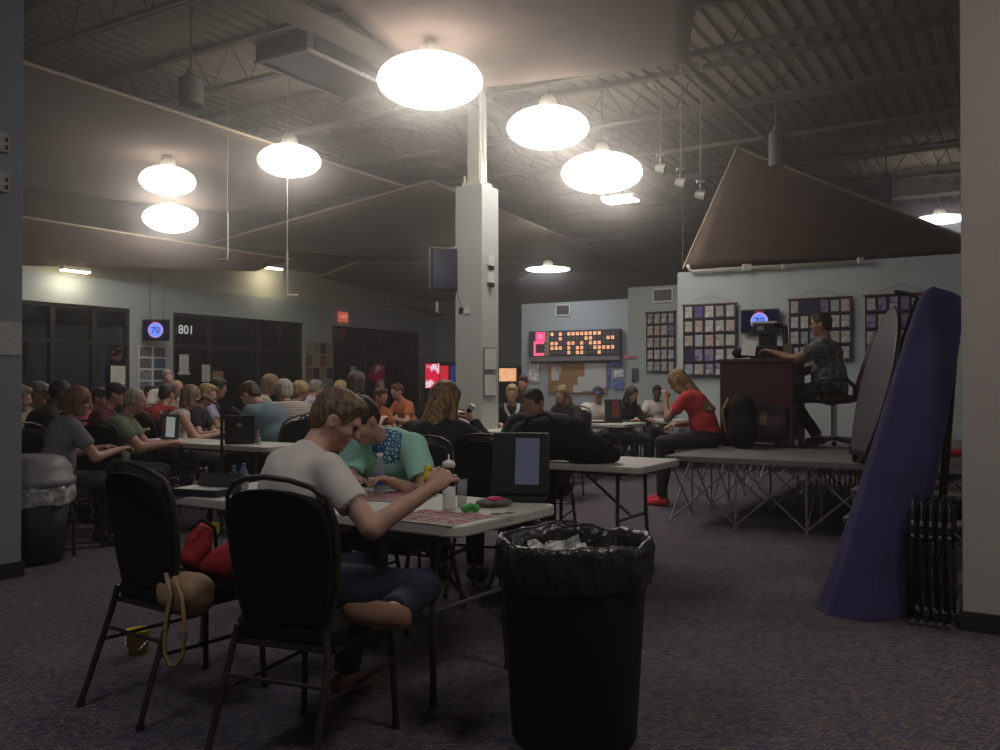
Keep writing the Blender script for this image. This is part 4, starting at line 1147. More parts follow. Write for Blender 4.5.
    for i in range(5):
        t = thing('folding_chair', 'folded black folding chair in the stack between the purple cover and the right column', 'chair', G(-.53 + .043 * i, 5.30), math.radians(59), 'folded black chairs stacked at the right column')
        t.scale = (.82, .82, .82)
        for s in (-1, 1):
            bm = bmesh.new(); tube(bm, [(s * .22, .0, .012), (s * .22, .01, .45), (s * .21, .0, .74), (s * .17, .0, .79), (s * .10, 0, .80), (0, .0, .80)], .011, 8); obj('leg', bm, M_blackm, t, smooth=True)
        bm = bmesh.new(); bx(bm, (0, -.014, .30), (.38, .014, .36)); obj('seat', bm, M_blackp, t, bevel=.005)
        bm = bmesh.new(); bx(bm, (0, -.012, .68), (.38, .012, .17)); obj('backrest', bm, M_blackp, t, bevel=.005)
        for z, w in ((.66, .035), (.58, .02), (.03, .03)):
            bm = bmesh.new(); bx(bm, (-.232, 0, z), (.02, .022, w)); obj('hinge_pin', bm, M_chrome, t, bevel=.004)
leaning()
o = SDF(.03).cap((-.18, 0, .03), (.2, .02, .03), .035, .03).mesh('red_cloth_roll', .012, M_red); o.location = px(950, 457, 7.9); o.location.z = SZ + .005; o.rotation_euler = (0, 0, -.4)
tag(o, 'rolled red cloth on the stage edge beside the right column', 'cloth')
o = SDF(.03).cap((-.12, 0, .02), (.1, .05, .02), .03, .02).mesh('red_cloth_roll', .012, M_red); o.location = px(879, 455, 8.0); o.location.z = SZ + .005
tag(o, 'small red cloth on the stage edge beside the grey oval table', 'cloth')
# black backpack behind the red shirted woman
b = SDF(.05); b.cap((0, 0, .14), (0, .0, .42), .15, .13).ell((.06, -.10, .2), (.11, .08, .13))
t = thing('backpack', 'tall black backpack standing on the stage behind the red shirted woman', 'bag', G(-2.50, 8.95, SZ), YAW_A)
b.mesh('bag_body', .015, M_black, t, noise=.006, nf=30)
bm = bmesh.new(); tube(bm, [(-.13, -.03, .50), (-.19, -.04, .38), (-.17, -.04, .2), (-.12, -.04, .08)], .018, 8); obj('strap', bm, mat('tan_strap', (.22, .13, .05), .7, noise=.1), t, smooth=True, label='tan shoulder strap')

# ================================================================== PEOPLE
SK = {'fair': mat('skin_fair', (.52, .30, .22), .55, noise=.06, nscale=30), 'pale': mat('skin_pale', (.55, .36, .28), .55, noise=.06, nscale=30),
      'tan': mat('skin_tan', (.36, .19, .12), .55, noise=.08, nscale=30), 'dark': mat('skin_dark', (.10, .055, .04), .55, noise=.1, nscale=30), 'ruddy': mat('skin_ruddy', (.46, .24, .18), .55, noise=.06, nscale=30)}
def hairm(n, c, c2=None): return mat('hair_' + n, c, .55, col2=c2 or tuple(v * .45 for v in c), nscale=26, kind='hair', bump=.35, bscale=70)
HR = {'auburn': hairm('auburn', (.20, .085, .04)), 'grey': hairm('grey', (.34, .30, .27), (.16, .12, .10)), 'black': hairm('black', (.012, .010, .010)), 'brown': hairm('brown', (.075, .040, .022)),
      'lightbrown': hairm('lightbrown', (.20, .12, .06), (.07, .04, .022)), 'bob': hairm('bob', (.30, .19, .10), (.12, .07, .04)), 'blonde': hairm('blonde', (.48, .34, .16), (.26, .17, .08)),
      'palegrey': hairm('palegrey', (.46, .40, .33), (.22, .18, .15)), 'darkbrown': hairm('darkbrown', (.032, .020, .014)), 'redbrown': hairm('redbrown', (.10, .03, .02)), 'streak': hairm('streak', (.38, .22, .09), (.10, .05, .025))}
def clothm(n, c, **k): return mat('cloth_' + n, c, .85, noise=k.pop('noise', .08), nscale=k.pop('nscale', 6), bump=.12, bscale=k.pop('bscale', 90), **k)
EYE = mat('eye_dark', (.02, .015, .012), .2, noise=.1)
LIP = mat('lip', (.30, .09, .08), .5, noise=.1)

def V(*a): return Vector(a)
def person(label, x, depth, face, hair, hcol, shirt, sleeve='short', skin='fair', trousers=None, lean=16, slouch=12, hp=14, hy=0, hr=0, hands=None, twist=0, side=0, s=1.0, y=None, res=.016,
           seat=.47, knees=None, feet=None, base=0.0, pos=None, shoes=None, cap=None, holds=False, sit=True, with_chair=True, build=1.0, chair_label=None, name='person', extra=None, elbow_out=1.0, curl=.6, hem=0.0, grasp=None, chair_face=None, footdir=None):
    """seated person; local frame faces +Y. x = pixel of the head, depth = metres, face = clockwise degrees from the view axis, y = pixel height of the head centre"""
    M_skin = SK[skin]; M_tr = trousers or clothm('dark_trousers', (.014, .014, .018)); M_sh = shoes or clothm('dark_shoe', (.02, .018, .018))
    rl = math.radians(lean); rs = math.radians(slouch); rt = math.radians(twist); rb = math.radians(side)
    P0 = V(0, -.02, seat + .10)
    d1 = V(math.sin(rb), math.sin(rl * .7), math.cos(rl * .7)).normalized()
    d2 = V(math.sin(rb), math.sin(rl), math.cos(rl)).normalized()
    d3 = V(math.sin(rb) * .7, math.sin(rl + rs), math.cos(rl + rs)).normalized()
    W1 = P0 + d1 * .15; C1 = W1 + d2 * .20; N0 = C1 + d3 * .16
    T = Matrix.Rotation(-rt, 3, 'Z')
    sx = T @ V(1, 0, 0)
    shw = .165 * build
    S = {-1: C1 + d3 * .085 - sx * shw, 1: C1 + d3 * .085 + sx * shw}
    hd = V(math.sin(rb) * .5, math.sin(rl + rs + math.radians(hp) * .3), math.cos(rl + rs + math.radians(hp) * .3)).normalized()
    HRM = (Matrix.Rotation(-math.radians(hy) - rt * .5, 3, 'Z') @ Matrix.Rotation(math.radians(hr), 3, 'Y') @ Matrix.Rotation(-math.radians(hp), 3, 'X'))
    neck_top = N0 + hd * .075
    Hc = neck_top + HRM @ V(0, .012, .085)
    # where the root goes
    ang = -math.radians(face); RZ = Matrix.Rotation(ang, 3, 'Z')
    if pos is None:
        sc = s
        if y is not None:
            zt = CAM_H - (y - HOR) / F * depth
            sc = max(.88, min(1.14, (zt - base) / Hc.z))
        hw = RZ @ (Hc * sc)
        tgt = V((x - 500) / F * depth, depth, 0)
        root = V(tgt.x - hw.x, tgt.y - hw.y, base)
    else:
        sc = s; root = V(pos[0], pos[1], base)
    t = thing(name, label, 'person', root, ang)
    t.scale = (sc, sc, sc)
    b = SDF(.035)
    fine = res < .011
    # ---- torso
    R_t = (T @ Matrix.Rotation(-rl, 3, 'X'))
    b.ell(P0, (.165 * build, .125, .12)); b.ell(W1 + d2 * .02, (.138 * build, .105 * build, .13), R_t); b.ell(C1, (.158 * build, .108 * build, .15), R_t)
    b.cap(S[-1] + sx * .05 + V(0, 0, 0), S[1] - sx * .05, .062, .062)
    b.cap(N0 - hd * .04, neck_top + hd * .03, .056, .050)
    # ---- head
    def h(v): return Hc + HRM @ Vector(v)
    b.ell(h((0, -.008, .018)), (.073, .092, .090), HRM, k=.02); b.ell(h((0, .022, -.045)), (.056, .062, .068), HRM, k=.03)
    b.cap(h((0, .055, -.088)), h((0, .066, -.085)), .026, .024, k=.02)
    b.cap(h((0, .084, .012)), h((0, .103, -.022)), .010, .014, k=.012)
    b.cap(h((-.032, .078, .022)), h((.032, .078, .022)), .014, .014, k=.015)
    b.ell(h((-.035, .060, -.025)), (.022, .022, .020), HRM, k=.02); b.ell(h((.035, .060, -.025)), (.022, .022, .020), HRM, k=.02)
    if fine:
        for q in (-1, 1): b.ell(h((q * .030, .094, .006)), (.014, .012, .009), HRM, k=.0, sub=True)
        b.cap(h((-.018, .086, -.052)), h((.018, .086, -.052)), .009, .009, k=.008); b.cap(h((-.02, .100, -.0525)), h((.02, .100, -.0525)), .0035, .0035, k=0, sub=True)
    for q in (-1, 1):
        b.ell(h((q * .076, -.004, -.012)), (.010, .020, .032), HRM, k=.010)
        if fine: b.ell(h((q * .086, .002, -.010)), (.006, .009, .015), HRM, k=0, sub=True)
    # ---- arms
    hands = hands or ((-.17, .44, .80), (.17, .44, .80))
    arms = {}
    for q, tg in zip((-1, 1), hands):
        sh = S[q]; w = Vector(tg); Lu, Lf = .285, .25
        d = w - sh
        if d.length > Lu + Lf - .01: w = sh + d.normalized() * (Lu + Lf - .01); d = w - sh
        dl = d.length; aa = (Lu * Lu - Lf * Lf + dl * dl) / (2 * dl); hh = math.sqrt(max(Lu * Lu - aa * aa, 0))
        hint = V(q * .6 * elbow_out, -.25, -1.0); dn = d.normalized(); hint = (hint - dn * hint.dot(dn)).normalized()
        el = sh + dn * aa + hint * hh
        arms[q] = (sh, el, w)
        b.cap(sh, el, .050 * build, .040 * build, k=.03); b.cap(el, w, .041 * build, .026, k=.02)
        fd = (w - el).normalized()
        up = V(0, 0, 1); pn = (up - fd * up.dot(fd)).normalized()     # back of the hand
        lat = fd.cross(pn) * q                                            # thumb side is -lat
        if grasp and q in grasp:
            fd2 = Vector(grasp[q][0]).normalized(); pn = Vector(grasp[q][1]).normalized(); pn = (pn - fd2 * pn.dot(fd2)).normalized(); lat = fd2.cross(pn) * q; fd = fd2
        pc = w + fd * .045
        Rh = Matrix((lat, fd, pn)).transposed()
        b.ell(pc, (.041, .052, .018), Rh, k=.015)
        for j in range(4):
            o0 = w + fd * .085 + lat * (.030 - .020 * j) * -1 * -1
            ln = (.036, .042, .039, .030)[j]
            cu = curl
            f1 = (fd * math.cos(cu) - pn * math.sin(cu)); f2 = (fd * math.cos(cu * 2.3) - pn * math.sin(cu * 2.3))
            rr = .0088 if fine else .0115
            b.cap(o0 - fd * .012, o0 + f1 * ln, rr, rr * .92, k=.004); b.cap(o0 + f1 * ln, o0 + f1 * ln + f2 * (ln * .85), rr * .92, rr * .8, k=.003)
        th = w + fd * .025 - lat * .030 * (-1)
        b0 = w + fd * .028 - lat * .034
        td = (fd * .75 - lat * .55 - pn * .35).normalized()
        b.cap(b0, b0 + td * .036, .013, .010, k=.01); b.cap(b0 + td * .036, b0 + td * .036 + (fd * .8 - pn * .5).normalized() * .028, .010, .0085, k=.004)
    # ---- legs
    kn = knees or ((-.12, .43, seat + .06), (.12, .43, seat + .06)); ft = feet or ((-.13, .42, .085), (.13, .42, .085))
    legs = {}
    for q, kk, ff in zip((-1, 1), kn, ft):
        hp_ = P0 + V(q * .085, .02, -.02); legs[q] = (hp_, Vector(kk), Vector(ff))
        b.cap(hp_, kk, .088 * build, .058, k=.04); b.cap(kk, ff, .055, .036, k=.02)
        FD, UP = (V(0, 1, 0), V(0, 0, 1)) if not (footdir and q in footdir) else (Vector(footdir[q][0]).normalized(), Vector(footdir[q][1]).normalized())
        b.cap(Vector(ff) - FD * .02 - UP * .03, Vector(ff) + FD * .12 - UP * .055, .032, .024, k=.02)
    body = b.mesh('body', res, M_skin, t)
    cr = res
    # ---- trousers
    p = SDF(.04); p.ell(P0 + V(0, 0, -.02), (.178 * build, .14, .115)).cap(P0 + V(0, -.01, 0), P0 + d1 * .10, .135 * build, .130 * build)
    for q in (-1, 1):
        a, k_, f_ = legs[q]
        p.cap(a, k_, .098 * build, .070, k=.04); p.cap(k_, f_ + (k_ - f_).normalized() * .02, .068, .054, k=.02, flat=True)
    p.mesh('trousers', max(cr, .009), M_tr, t, inflate=.002, noise=.003, nf=26)
    for q in (-1, 1):
        f_ = legs[q][2]; sd = SDF(.02)
        FD, UP = (V(0, 1, 0), V(0, 0, 1)) if not (footdir and q in footdir) else (Vector(footdir[q][0]).normalized(), Vector(footdir[q][1]).normalized())
        sd.cap(f_ - FD * .035 - UP * .035, f_ + FD * .04 - UP * .035, .044, .045).cap(f_ + FD * .04 - UP * .045, f_ + FD * .135 - UP * .052, .042, .032)
        sd.mesh('shoe', .010 if fine else .014, M_sh, t, zcut=(f_.z - .085) if not (footdir and q in footdir) else None)
    # ---- shirt
    sh_ = SDF(.04)
    sh_.cap(P0 + d1 * (.02 - hem), W1, .150 * build, .142 * build); sh_.ell(W1 + d2 * .02, (.158 * build, .124 * build, .14), R_t); sh_.ell(C1, (.175 * build, .124 * build, .155), R_t)
    sh_.cap(S[-1] + sx * .05, S[1] - sx * .05, .072, .072)
    sh_.cap(N0 - hd * .06, N0 + hd * .006, .072, .062, k=.03, flat=True)
    for q in (-1, 1):
        a, e, w = arms[q]
        if sleeve == 'short': sh_.cap(a, a + (e - a) * .62, .066 * build, .063 * build, k=.03, flat=True)
        elif sleeve == 'long': sh_.cap(a, e, .064 * build, .054 * build, k=.03); sh_.cap(e, e + (w - e) * .96, .054 * build, .037, k=.02, flat=True)
        elif sleeve == 'none': sh_.cap(a - sx * q * .02, a - sx * q * .02 + V(0, 0, .01), .062, .062, k=.02)
    sh_.mesh('shirt', max(cr, .008), shirt, t, noise=.0035, nf=22)
    # ---- hair
    mh = HR[hcol] if isinstance(hcol, str) else hcol
    if hair != 'none':
        g = SDF(.02); th_ = .016
        if hair == 'short':
            g.ell(h((0, -.014, .030)), (.080, .098, .092), HRM); g.ell(h((0, -.055, -.02)), (.066, .048, .062), HRM); g.ell(h((0, .045, .085)), (.055, .045, .028), HRM)
            g.ell(h((0, .105, -.018)), (.085, .070, .085), HRM, k=0, sub=True); 
            for q in (-1, 1): g.ell(h((q * .085, .010, -.03)), (.030, .034, .05), HRM, k=0, sub=True)
        elif hair == 'crop':
            g.ell(h((0, -.014, .022)), (.078, .094, .090), HRM); g.ell(h((0, -.055, -.02)), (.060, .042, .05), HRM)
            g.ell(h((0, .105, -.03)), (.085, .062, .10), HRM, k=0, sub=True)
            for q in (-1, 1): g.ell(h((q * .085, .010, -.03)), (.028, .034, .045), HRM, k=0, sub=True)
        elif hair == 'curly':
            g.ell(h((0, -.018, .032)), (.098, .110, .100), HRM); g.ell(h((0, -.06, -.025)), (.082, .056, .07), HRM)
            g.ell(h((0, .115, -.025)), (.080, .070, .085), HRM, k=0, sub=True)
        elif hair == 'bob':
            g.ell(h((0, -.014, .030)), (.092, .106, .096), HRM)
            for q in (-1, 1): g.cap(h((q * .066, -.01, .02)), h((q * .070, .012, -.085)), .034, .030)
            g.cap(h((-.03, -.06, .0)), h((-.03, -.055, -.10)), .05, .045); g.cap(h((.03, -.06, .0)), h((.03, -.055, -.10)), .05, .045)
            g.ell(h((0, .120, -.03)), (.058, .072, .095), HRM, k=0, sub=True)
        elif hair == 'long':
            g.ell(h((0, -.014, .030)), (.092, .106, .094), HRM)
            bk = V(0, -1, 0)
            for q in (-1, 1):
                g.cap(h((q * .066, -.015, .01)), h((q * .075, .0, -.12)), .036, .034); g.cap(h((q * .075, 0, -.12)), N0 + sx * q * .085 + V(0, -.05, -.07), .036, .034)
                g.cap(N0 + sx * q * .085 + V(0, -.05, -.07), C1 + sx * q * .075 + V(0, -.150, -.06), .036, .022)
            g.cap(h((0, -.06, 0)), N0 + V(0, -.08, -.03), .070, .062); g.cap(N0 + V(0, -.08, -.03), C1 + V(0, -.165, -.08), .062, .030)
            g.cap(h((.03, -.05, 0)), C1 + sx * .04 + V(0, -.165, -.05), .05, .03); g.cap(h((-.03, -.05, 0)), C1 - sx * .04 + V(0, -.165, -.05), .05, .03)
            g.ell(h((0, .122, -.03)), (.058, .072, .095), HRM, k=0, sub=True)
        elif hair == 'balding':
            g.ell(h((0, -.030, .0)), (.080, .082, .072), HRM); g.ell(h((0, -.06, -.03)), (.058, .036, .045), HRM)
            g.ell(h((0, .04, .09)), (.066, .085, .045), HRM, k=0, sub=True); g.ell(h((0, .105, -.02)), (.09, .085, .10), HRM, k=0, sub=True)
        g.mesh('hair', max(.006 if fine else .010, res * .7), mh, t, noise={'curly': .006, 'short': .003, 'long': .004}.get(hair, .002), nf=70 if hair != 'long' else 40)
    if cap:
        c_ = SDF(.01); c_.ell(h((0, -.012, .045)), (.086, .104, .078), HRM)
        c_.cap(h((-.035, .095, .050)), h((.035, .095, .050)), .020, .020, k=.02); c_.cap(h((-.03, .135, .042)), h((.03, .135, .042)), .012, .012, k=.03)
        c_.mesh('cap', max(.008, res * .7), cap, t)
    if fine:
        for q in (-1, 1):
            bm = bmesh.new(); bmesh.ops.create_uvsphere(bm, u_segments=12, v_segments=8, radius=.0105); o = obj('eye', bm, EYE, t, smooth=True); o.location = h((q * .030, .083, .006))
    if with_chair and sit:
        wp = root + RZ @ (V(0, .02, 0) * sc)
        chair(wp.x, wp.y, face if chair_face is None else chair_face, chair_label or ('black banquet chair under the ' + ' '.join(label.split()[:11])))
    t['_rz'] = ang
    info = dict(t=t, h=h, arms=arms, S=S, C1=C1, N0=N0, W1=W1, P0=P0, legs=legs, sc=sc, root=root, RZ=RZ, HRM=HRM)
    del t['_rz']
    return info

def towards(info, world):
    """world point -> that person's local frame"""
    return info['RZ'].inverted() @ ((Vector(world) - info['root']) / info['sc'])
def local(root, face, world, s=1.0):
    return Matrix.Rotation(math.radians(face), 3, 'Z') @ ((Vector(world) - Vector(root)) / s)

C_white = clothm('white_tee', (.62, .56, .52)); C_teal = clothm('teal_top', (.38, .72, .58)); C_blk = clothm('black_jacket', (.016, .015, .018))
C_grey = clothm('grey_tee', (.16, .15, .18)); C_green = clothm('olive_shirt', (.14, .17, .11)); C_blue = clothm('bluegrey_polo', (.13, .19, .23))
C_red = clothm('red_tee', (.42, .03, .035)); C_coral = clothm('coral_tee', (.62, .05, .05)); C_orange = clothm('orange_top', (.50, .14, .05)); C_navy = clothm('navy_jeans', (.018, .022, .05))
C_jean = clothm('blue_jeans', (.06, .09, .20)); C_stripe = mat('cloth_striped', (.50, .42, .38), .85, col2=(.05, .03, .04), nscale=14, kind='stripe'); C_floral = mat('cloth_floral', (.20, .21, .19), .85, col2=(.05, .055, .06), nscale=22)
C_cream = clothm('cream_shirt', (.38, .36, .26)); C_lav = clothm('lavender_top', (.36, .34, .48)); C_dkred = clothm('dark_red_top', (.10, .02, .025)); C_pink = clothm('pink_top', (.55, .12, .14)); C_capg = clothm('grey_cap', (.16, .15, .15)); C_capb = clothm('blue_cap', (.05, .07, .16)); C_capr = clothm('red_cap', (.35, .03, .03))

def dirl0(v, f): return Matrix.Rotation(math.radians(f), 3, 'Z') @ Vector(v)
# ---- woman in the white tee (foreground)
root = V(-.765, 3.24, 0); fc = 40; sc1 = .97
hr_ = local(root, fc, px(431, 489, 3.12), sc1)
hl = local(root, fc, px(330, 520, 3.66), sc1)
fk = local(root, fc, px(392, 612, 2.98), sc1)
def dirl(v, f): return Matrix.Rotation(math.radians(f), 3, 'Z') @ Vector(v)
P1 = person('woman with short brown hair in a white tee holding up a dauber', 0, 0, fc, 'short', 'lightbrown', C_white, 'short', 'fair', C_navy, lean=6, slouch=26, hp=32, hy=44, hands=(hl, hr_), twist=6,
            pos=root, res=.0062, with_chair=False, seat=.475, s=sc1, knees=((-.10, .43, .53), (.24, .46, .50)), feet=((-.16, .40, .085), tuple(fk)), shoes=clothm('brown_sole', (.20, .10, .065)), curl=1.25, grasp={1: (dirl0((.72, .15, .68), fc), dirl0((-.35, -.85, .35), fc))},
            elbow_out=.9, footdir={1: (dirl((-.95, .1, .12), fc), dirl((.1, 1, .1), fc))})
# ---- woman in the teal top across the table
root = V(-.53, 4.82, 0); fc = 208
P2 = person('dark haired woman in a teal top with blue embroidery', 0, 0, fc, 'short', 'darkbrown', C_teal, 'short', 'fair', C_navy, lean=26, slouch=22, hp=40, hy=10, hands=(local(root, fc, px(392, 482, 4.30)), local(root, fc, px(352, 480, 4.35))),
            pos=root, res=.0085, seat=.47, s=1.0, build=1.12, chair_label='black banquet chair behind the teal topped woman')
# blue embroidery worked into the front of her top
def embroider(inf):
    m = C_teal; nt = m.node_tree; pb = nt.nodes['Principled BSDF']
    src = pb.inputs['Base Color'].links[0].from_socket
    tc = nt.nodes.new('ShaderNodeTexCoord'); vd = nt.nodes.new('ShaderNodeVectorMath'); vd.operation = 'DISTANCE'
    c = inf['C1'] + V(-.07, .11, .06); vd.inputs[1].default_value = c
    nt.links.new(tc.outputs['Object'], vd.inputs[0])
    lt = nt.nodes.new('ShaderNodeMath'); lt.operation = 'LESS_THAN'; lt.inputs[1].default_value = .095; nt.links.new(vd.outputs['Value'], lt.inputs[0])
    wv = nt.nodes.new('ShaderNodeTexVoronoi'); wv.feature = 'DISTANCE_TO_EDGE'; wv.inputs['Scale'].default_value = 42; nt.links.new(tc.outputs['Object'], wv.inputs['Vector'])
    l2 = nt.nodes.new('ShaderNodeMath'); l2.operation = 'LESS_THAN'; l2.inputs[1].default_value = .18; nt.links.new(wv.outputs[0], l2.inputs[0])
    mu = nt.nodes.new('ShaderNodeMath'); mu.operation = 'MULTIPLY'; nt.links.new(lt.outputs[0], mu.inputs[0]); nt.links.new(l2.outputs[0], mu.inputs[1])
    mx = nt.nodes.new('ShaderNodeMix'); mx.data_type = 'RGBA'; nt.links.new(mu.outputs[0], mx.inputs[0]); nt.links.new(src, mx.inputs[6]); mx.inputs[7].default_value = (.03, .12, .30, 1)
    nt.links.new(mx.outputs[2], pb.inputs['Base Color'])
embroider(P2)
# ---- long haired woman with her back to the camera
root = V(-.45, 5.40, 0); fc = 24
P3 = person('woman with long brown hair in a black jacket seen from behind', 0, 0, fc, 'long', 'streak', C_blk, 'long', 'fair', None, lean=18, slouch=16, hp=16, hy=10, hands=(local(root, fc, (-.42, 6.0, .80)), local(root, fc, px(473, 421, 5.75))),
            pos=root, res=.010, seat=.47, s=1.0, build=1.1, chair_label='black banquet chair of the long haired woman', curl=.9, elbow_out=1.6)
HR['longbrown'] = HR['streak']
# ---- man across the second table
P4 = person('man with cropped black hair bent over behind the black bags', 533, 6.72, 196, 'crop', 'black', C_blk, 'long', 'tan', None, y=402, lean=20, slouch=22, hp=36, hy=14, res=.011, build=1.15, hands=((-.12, .45, .80), (.30, .40, .80)), chair_label='black banquet chair of the man behind the bags')

# ---- crowd, window side:  label, x, y, depth, facing, hair, colour, shirt, sleeve, skin, extra
crowd = [
 ('woman with an auburn bob in a grey tee, back to the camera', 79, 401, 6.85, 42, 'bob', 'auburn', C_grey, 'short', 'ruddy', dict(hy=30, res=.012, lean=12, s=1.05, chair_face=95)),
 ('grey haired man in an olive green shirt reaching over the table', 135, 400, 7.6, 78, 'crop', 'palegrey', C_green, 'short', 'ruddy', dict(chair_face=12, res=.012, build=1.15, lean=16, hands=((-.12, .50, .80), (.10, .52, .80)))),
 ('man in a grey cap and cream shirt by the left column', 39, 393, 8.8, 95, 'short', 'grey', C_cream, 'short', 'tan', dict(cap=C_capg)),
 ('black haired man in a dark shirt behind the auburn woman', 61, 392, 8.1, 60, 'crop', 'black', C_blk, 'short', 'dark', dict(build=1.15)),
 ('man in a pale shirt half hidden behind the left column', 19, 398, 7.3, 70, 'short', 'grey', C_white, 'short', 'fair', dict(chair_face=40)),
 ('person in a pink and red top between auburn woman and green shirt', 101, 398, 9.4, 100, 'short', 'darkbrown', C_pink, 'short', 'ruddy', {}),
 ('person in a dark cap and red top just behind the green shirted man', 116, 394, 9.0, 80, 'short', 'black', C_dkred, 'short', 'ruddy', dict(cap=C_blk)),
 ('dark haired person in a bright red shirt near the window displays', 167, 394, 9.9, 20, 'short', 'darkbrown', C_red, 'short', 'ruddy', dict(build=1.1)),
 ('pale man in a white shirt under the small hanging screen', 168, 378, 13.0, 150, 'crop', 'grey', C_white, 'short', 'pale', {}),
 ('bald person with reddish skin beside the brown bobbed woman', 177, 388, 12.4, 110, 'balding', 'palegrey', C_cream, 'short', 'ruddy', {}),
 ('woman with a brown blonde bob in a white sleeveless top', 191, 396, 9.0, 66, 'bob', 'bob', C_white, 'none', 'fair', dict(res=.012, lean=12)),
 ('blonde short haired woman in profile behind the sleeveless one', 207, 394, 9.5, 88, 'short', 'blonde', C_blk, 'short', 'fair', {}),
 ('black haired man in a pale grey shirt by the storefront door', 218, 388, 10.4, 75, 'short', 'black', C_lav, 'short', 'tan', {}),
 ('dark haired man in a blue grey polo bowed over his laptop', 250, 394, 8.55, 292, 'short', 'brown', C_blue, 'short', 'fair', dict(res=.012, build=1.2, hp=38, lean=22, slouch=18)),
 ('person with light brown hair just behind the blue grey polo', 271, 384, 11.2, 60, 'bob', 'bob', C_cream, 'short', 'fair', {}),
 ('curly grey haired woman in a striped top', 283, 391, 9.9, 318, 'curly', 'palegrey', C_stripe, 'short', 'ruddy', dict(build=1.2, lean=30, chair_face=300)),
 ('curly blonde woman in a black top next to the striped top', 301, 391, 10.6, 50, 'curly', 'blonde', C_blk, 'short', 'ruddy', {}),
 ('grey haired person in a lavender top behind the curly blonde', 316, 388, 12.6, 50, 'short', 'grey', C_lav, 'short', 'fair', {}),
 ('small blonde head left of the brown straight haired person', 341, 388, 13.3, 30, 'bob', 'blonde', C_cream, 'short', 'fair', {}),
 ('person with straight brown hair seen above the teal topped woman', 357, 382, 10.2, 30, 'bob', 'brown', C_grey, 'short', 'fair', {}),
 ('person in a bright orange top with reddish hair', 381, 396, 10.8, 130, 'short', 'redbrown', C_orange, 'short', 'ruddy', dict(trousers=C_jean)),
 ('reddish faced person in an orange top turned sideways, farther off', 397, 391, 12.8, 230, 'short', 'redbrown', C_orange, 'short', 'ruddy', dict(trousers=C_jean)),
 ('red haired woman facing the camera left of the middle column', 447, 399, 9.9, 188, 'bob', 'redbrown', C_white, 'short', 'pale', {}),
 ('short blonde woman in a black jacket and pale scarf', 512, 393, 10.9, 182, 'short', 'blonde', C_blk, 'long', 'ruddy', dict(extra='scarf')),
 ('brown haired person behind the scarfed blonde woman', 523, 383, 14.0, 200, 'short', 'redbrown', C_blk, 'long', 'ruddy', {}),
 ('long haired person in a black jacket below the cork board', 562, 394, 11.2, 215, 'long', 'bob', C_blk, 'long', 'fair', {}),
 ('man in a white shirt and dark blue cap below the bingo board', 598, 394, 12.7, 188, 'short', 'black', C_white, 'short', 'tan', dict(cap=C_capb, build=1.2)),
 ('dark haired person in black left of the small far table', 632, 394, 12.6, 150, 'long', 'darkbrown', C_blk, 'long', 'tan', {}),
 ('dark skinned person in a white and pink top at the far wall', 657, 392, 14.1, 182, 'short', 'black', C_white, 'short', 'dark', {}),
 ('dark haired person far behind near the tan card board', 330, 391, 16.2, 200, 'short', 'darkbrown', C_dkred, 'short', 'fair', {}),
 ('person in dark clothes seated past the first storefront notice', 150, 392, 13.4, 120, 'short', 'darkbrown', C_navy, 'long', 'fair', {}),
]
CH_GROUP = 'black banquet chairs'
for lab, x, y, d, fc, hr, hc, sh, sl, sk, ex in crowd:
    ex = dict(ex); scarf = ex.pop('extra', None); r = ex.pop('res', .017 if d < 10 else .020)
    inf = person(lab, x, d, fc, hr, hc, sh, sl, sk, y=y, res=r, **ex)
    if scarf:
        bm = bmesh.new(); N0 = inf['N0']; tube(bm, [N0 + V(-.08, .0, .0), N0 + V(-.075, .08, -.08), N0 + V(0, .13, -.2), N0 + V(.075, .08, -.08), N0 + V(.08, 0, 0)], .022, 8)
        obj('scarf', bm, clothm('pale_scarf', (.42, .46, .48)), inf['t'], smooth=True)

# ---- woman in the red shirt on the stage edge
rp = G(-2.86, 8.86)
P5 = person('long haired woman in a coral red shirt sitting on the stage edge', 0, 0, 300, 'long', 'streak', C_coral, 'short', 'tan', C_blk, lean=22, slouch=14, hp=34, hy=12, pos=rp, seat=SZ + .01, s=1.0, res=.011, with_chair=False,
            hands=((-.06, .40, 1.12), (.10, .34, .84)), knees=((-.12, .42, .66), (.12, .42, .64)), feet=((-.12, .42, .085), (.12, .52, .085)), shoes=clothm('red_trainer', (.75, .04, .06)))
# her open notebook / phone
q = P5['t']
w = P5['root'] + P5['RZ'] @ V(.06, .34, .74)
o = obj('tablet_device', box((0, 0, 0), (.16, .22, .012)), M_grey, bevel=.003); o.location = w; o.rotation_euler = (.3, 0, P5['t'].rotation_euler.z); tag(o, 'thin grey tablet on the lap of the red shirted woman', 'tablet')
# ---- the caller
rp = G(-1.76, 9.42)
P6 = person('caller with short dark hair in a floral shirt seated on the stage', 0, 0, 301, 'short', 'darkbrown', C_floral, 'short', 'tan', C_blk, lean=4, slouch=6, hp=4, hy=-6, pos=rp + V(0, 0, 0), base=SZ, seat=.50, s=1.0, res=.010, with_chair=False, build=1.22,
            hands=((-.20, .50, .98), (.16, .42, .72)), knees=((-.13, .42, .53), (.13, .42, .52)), feet=((-.13, .34, .085), (.15, .12, .10)), shoes=clothm('white_trainer', (.5, .5, .5)), elbow_out=.6)

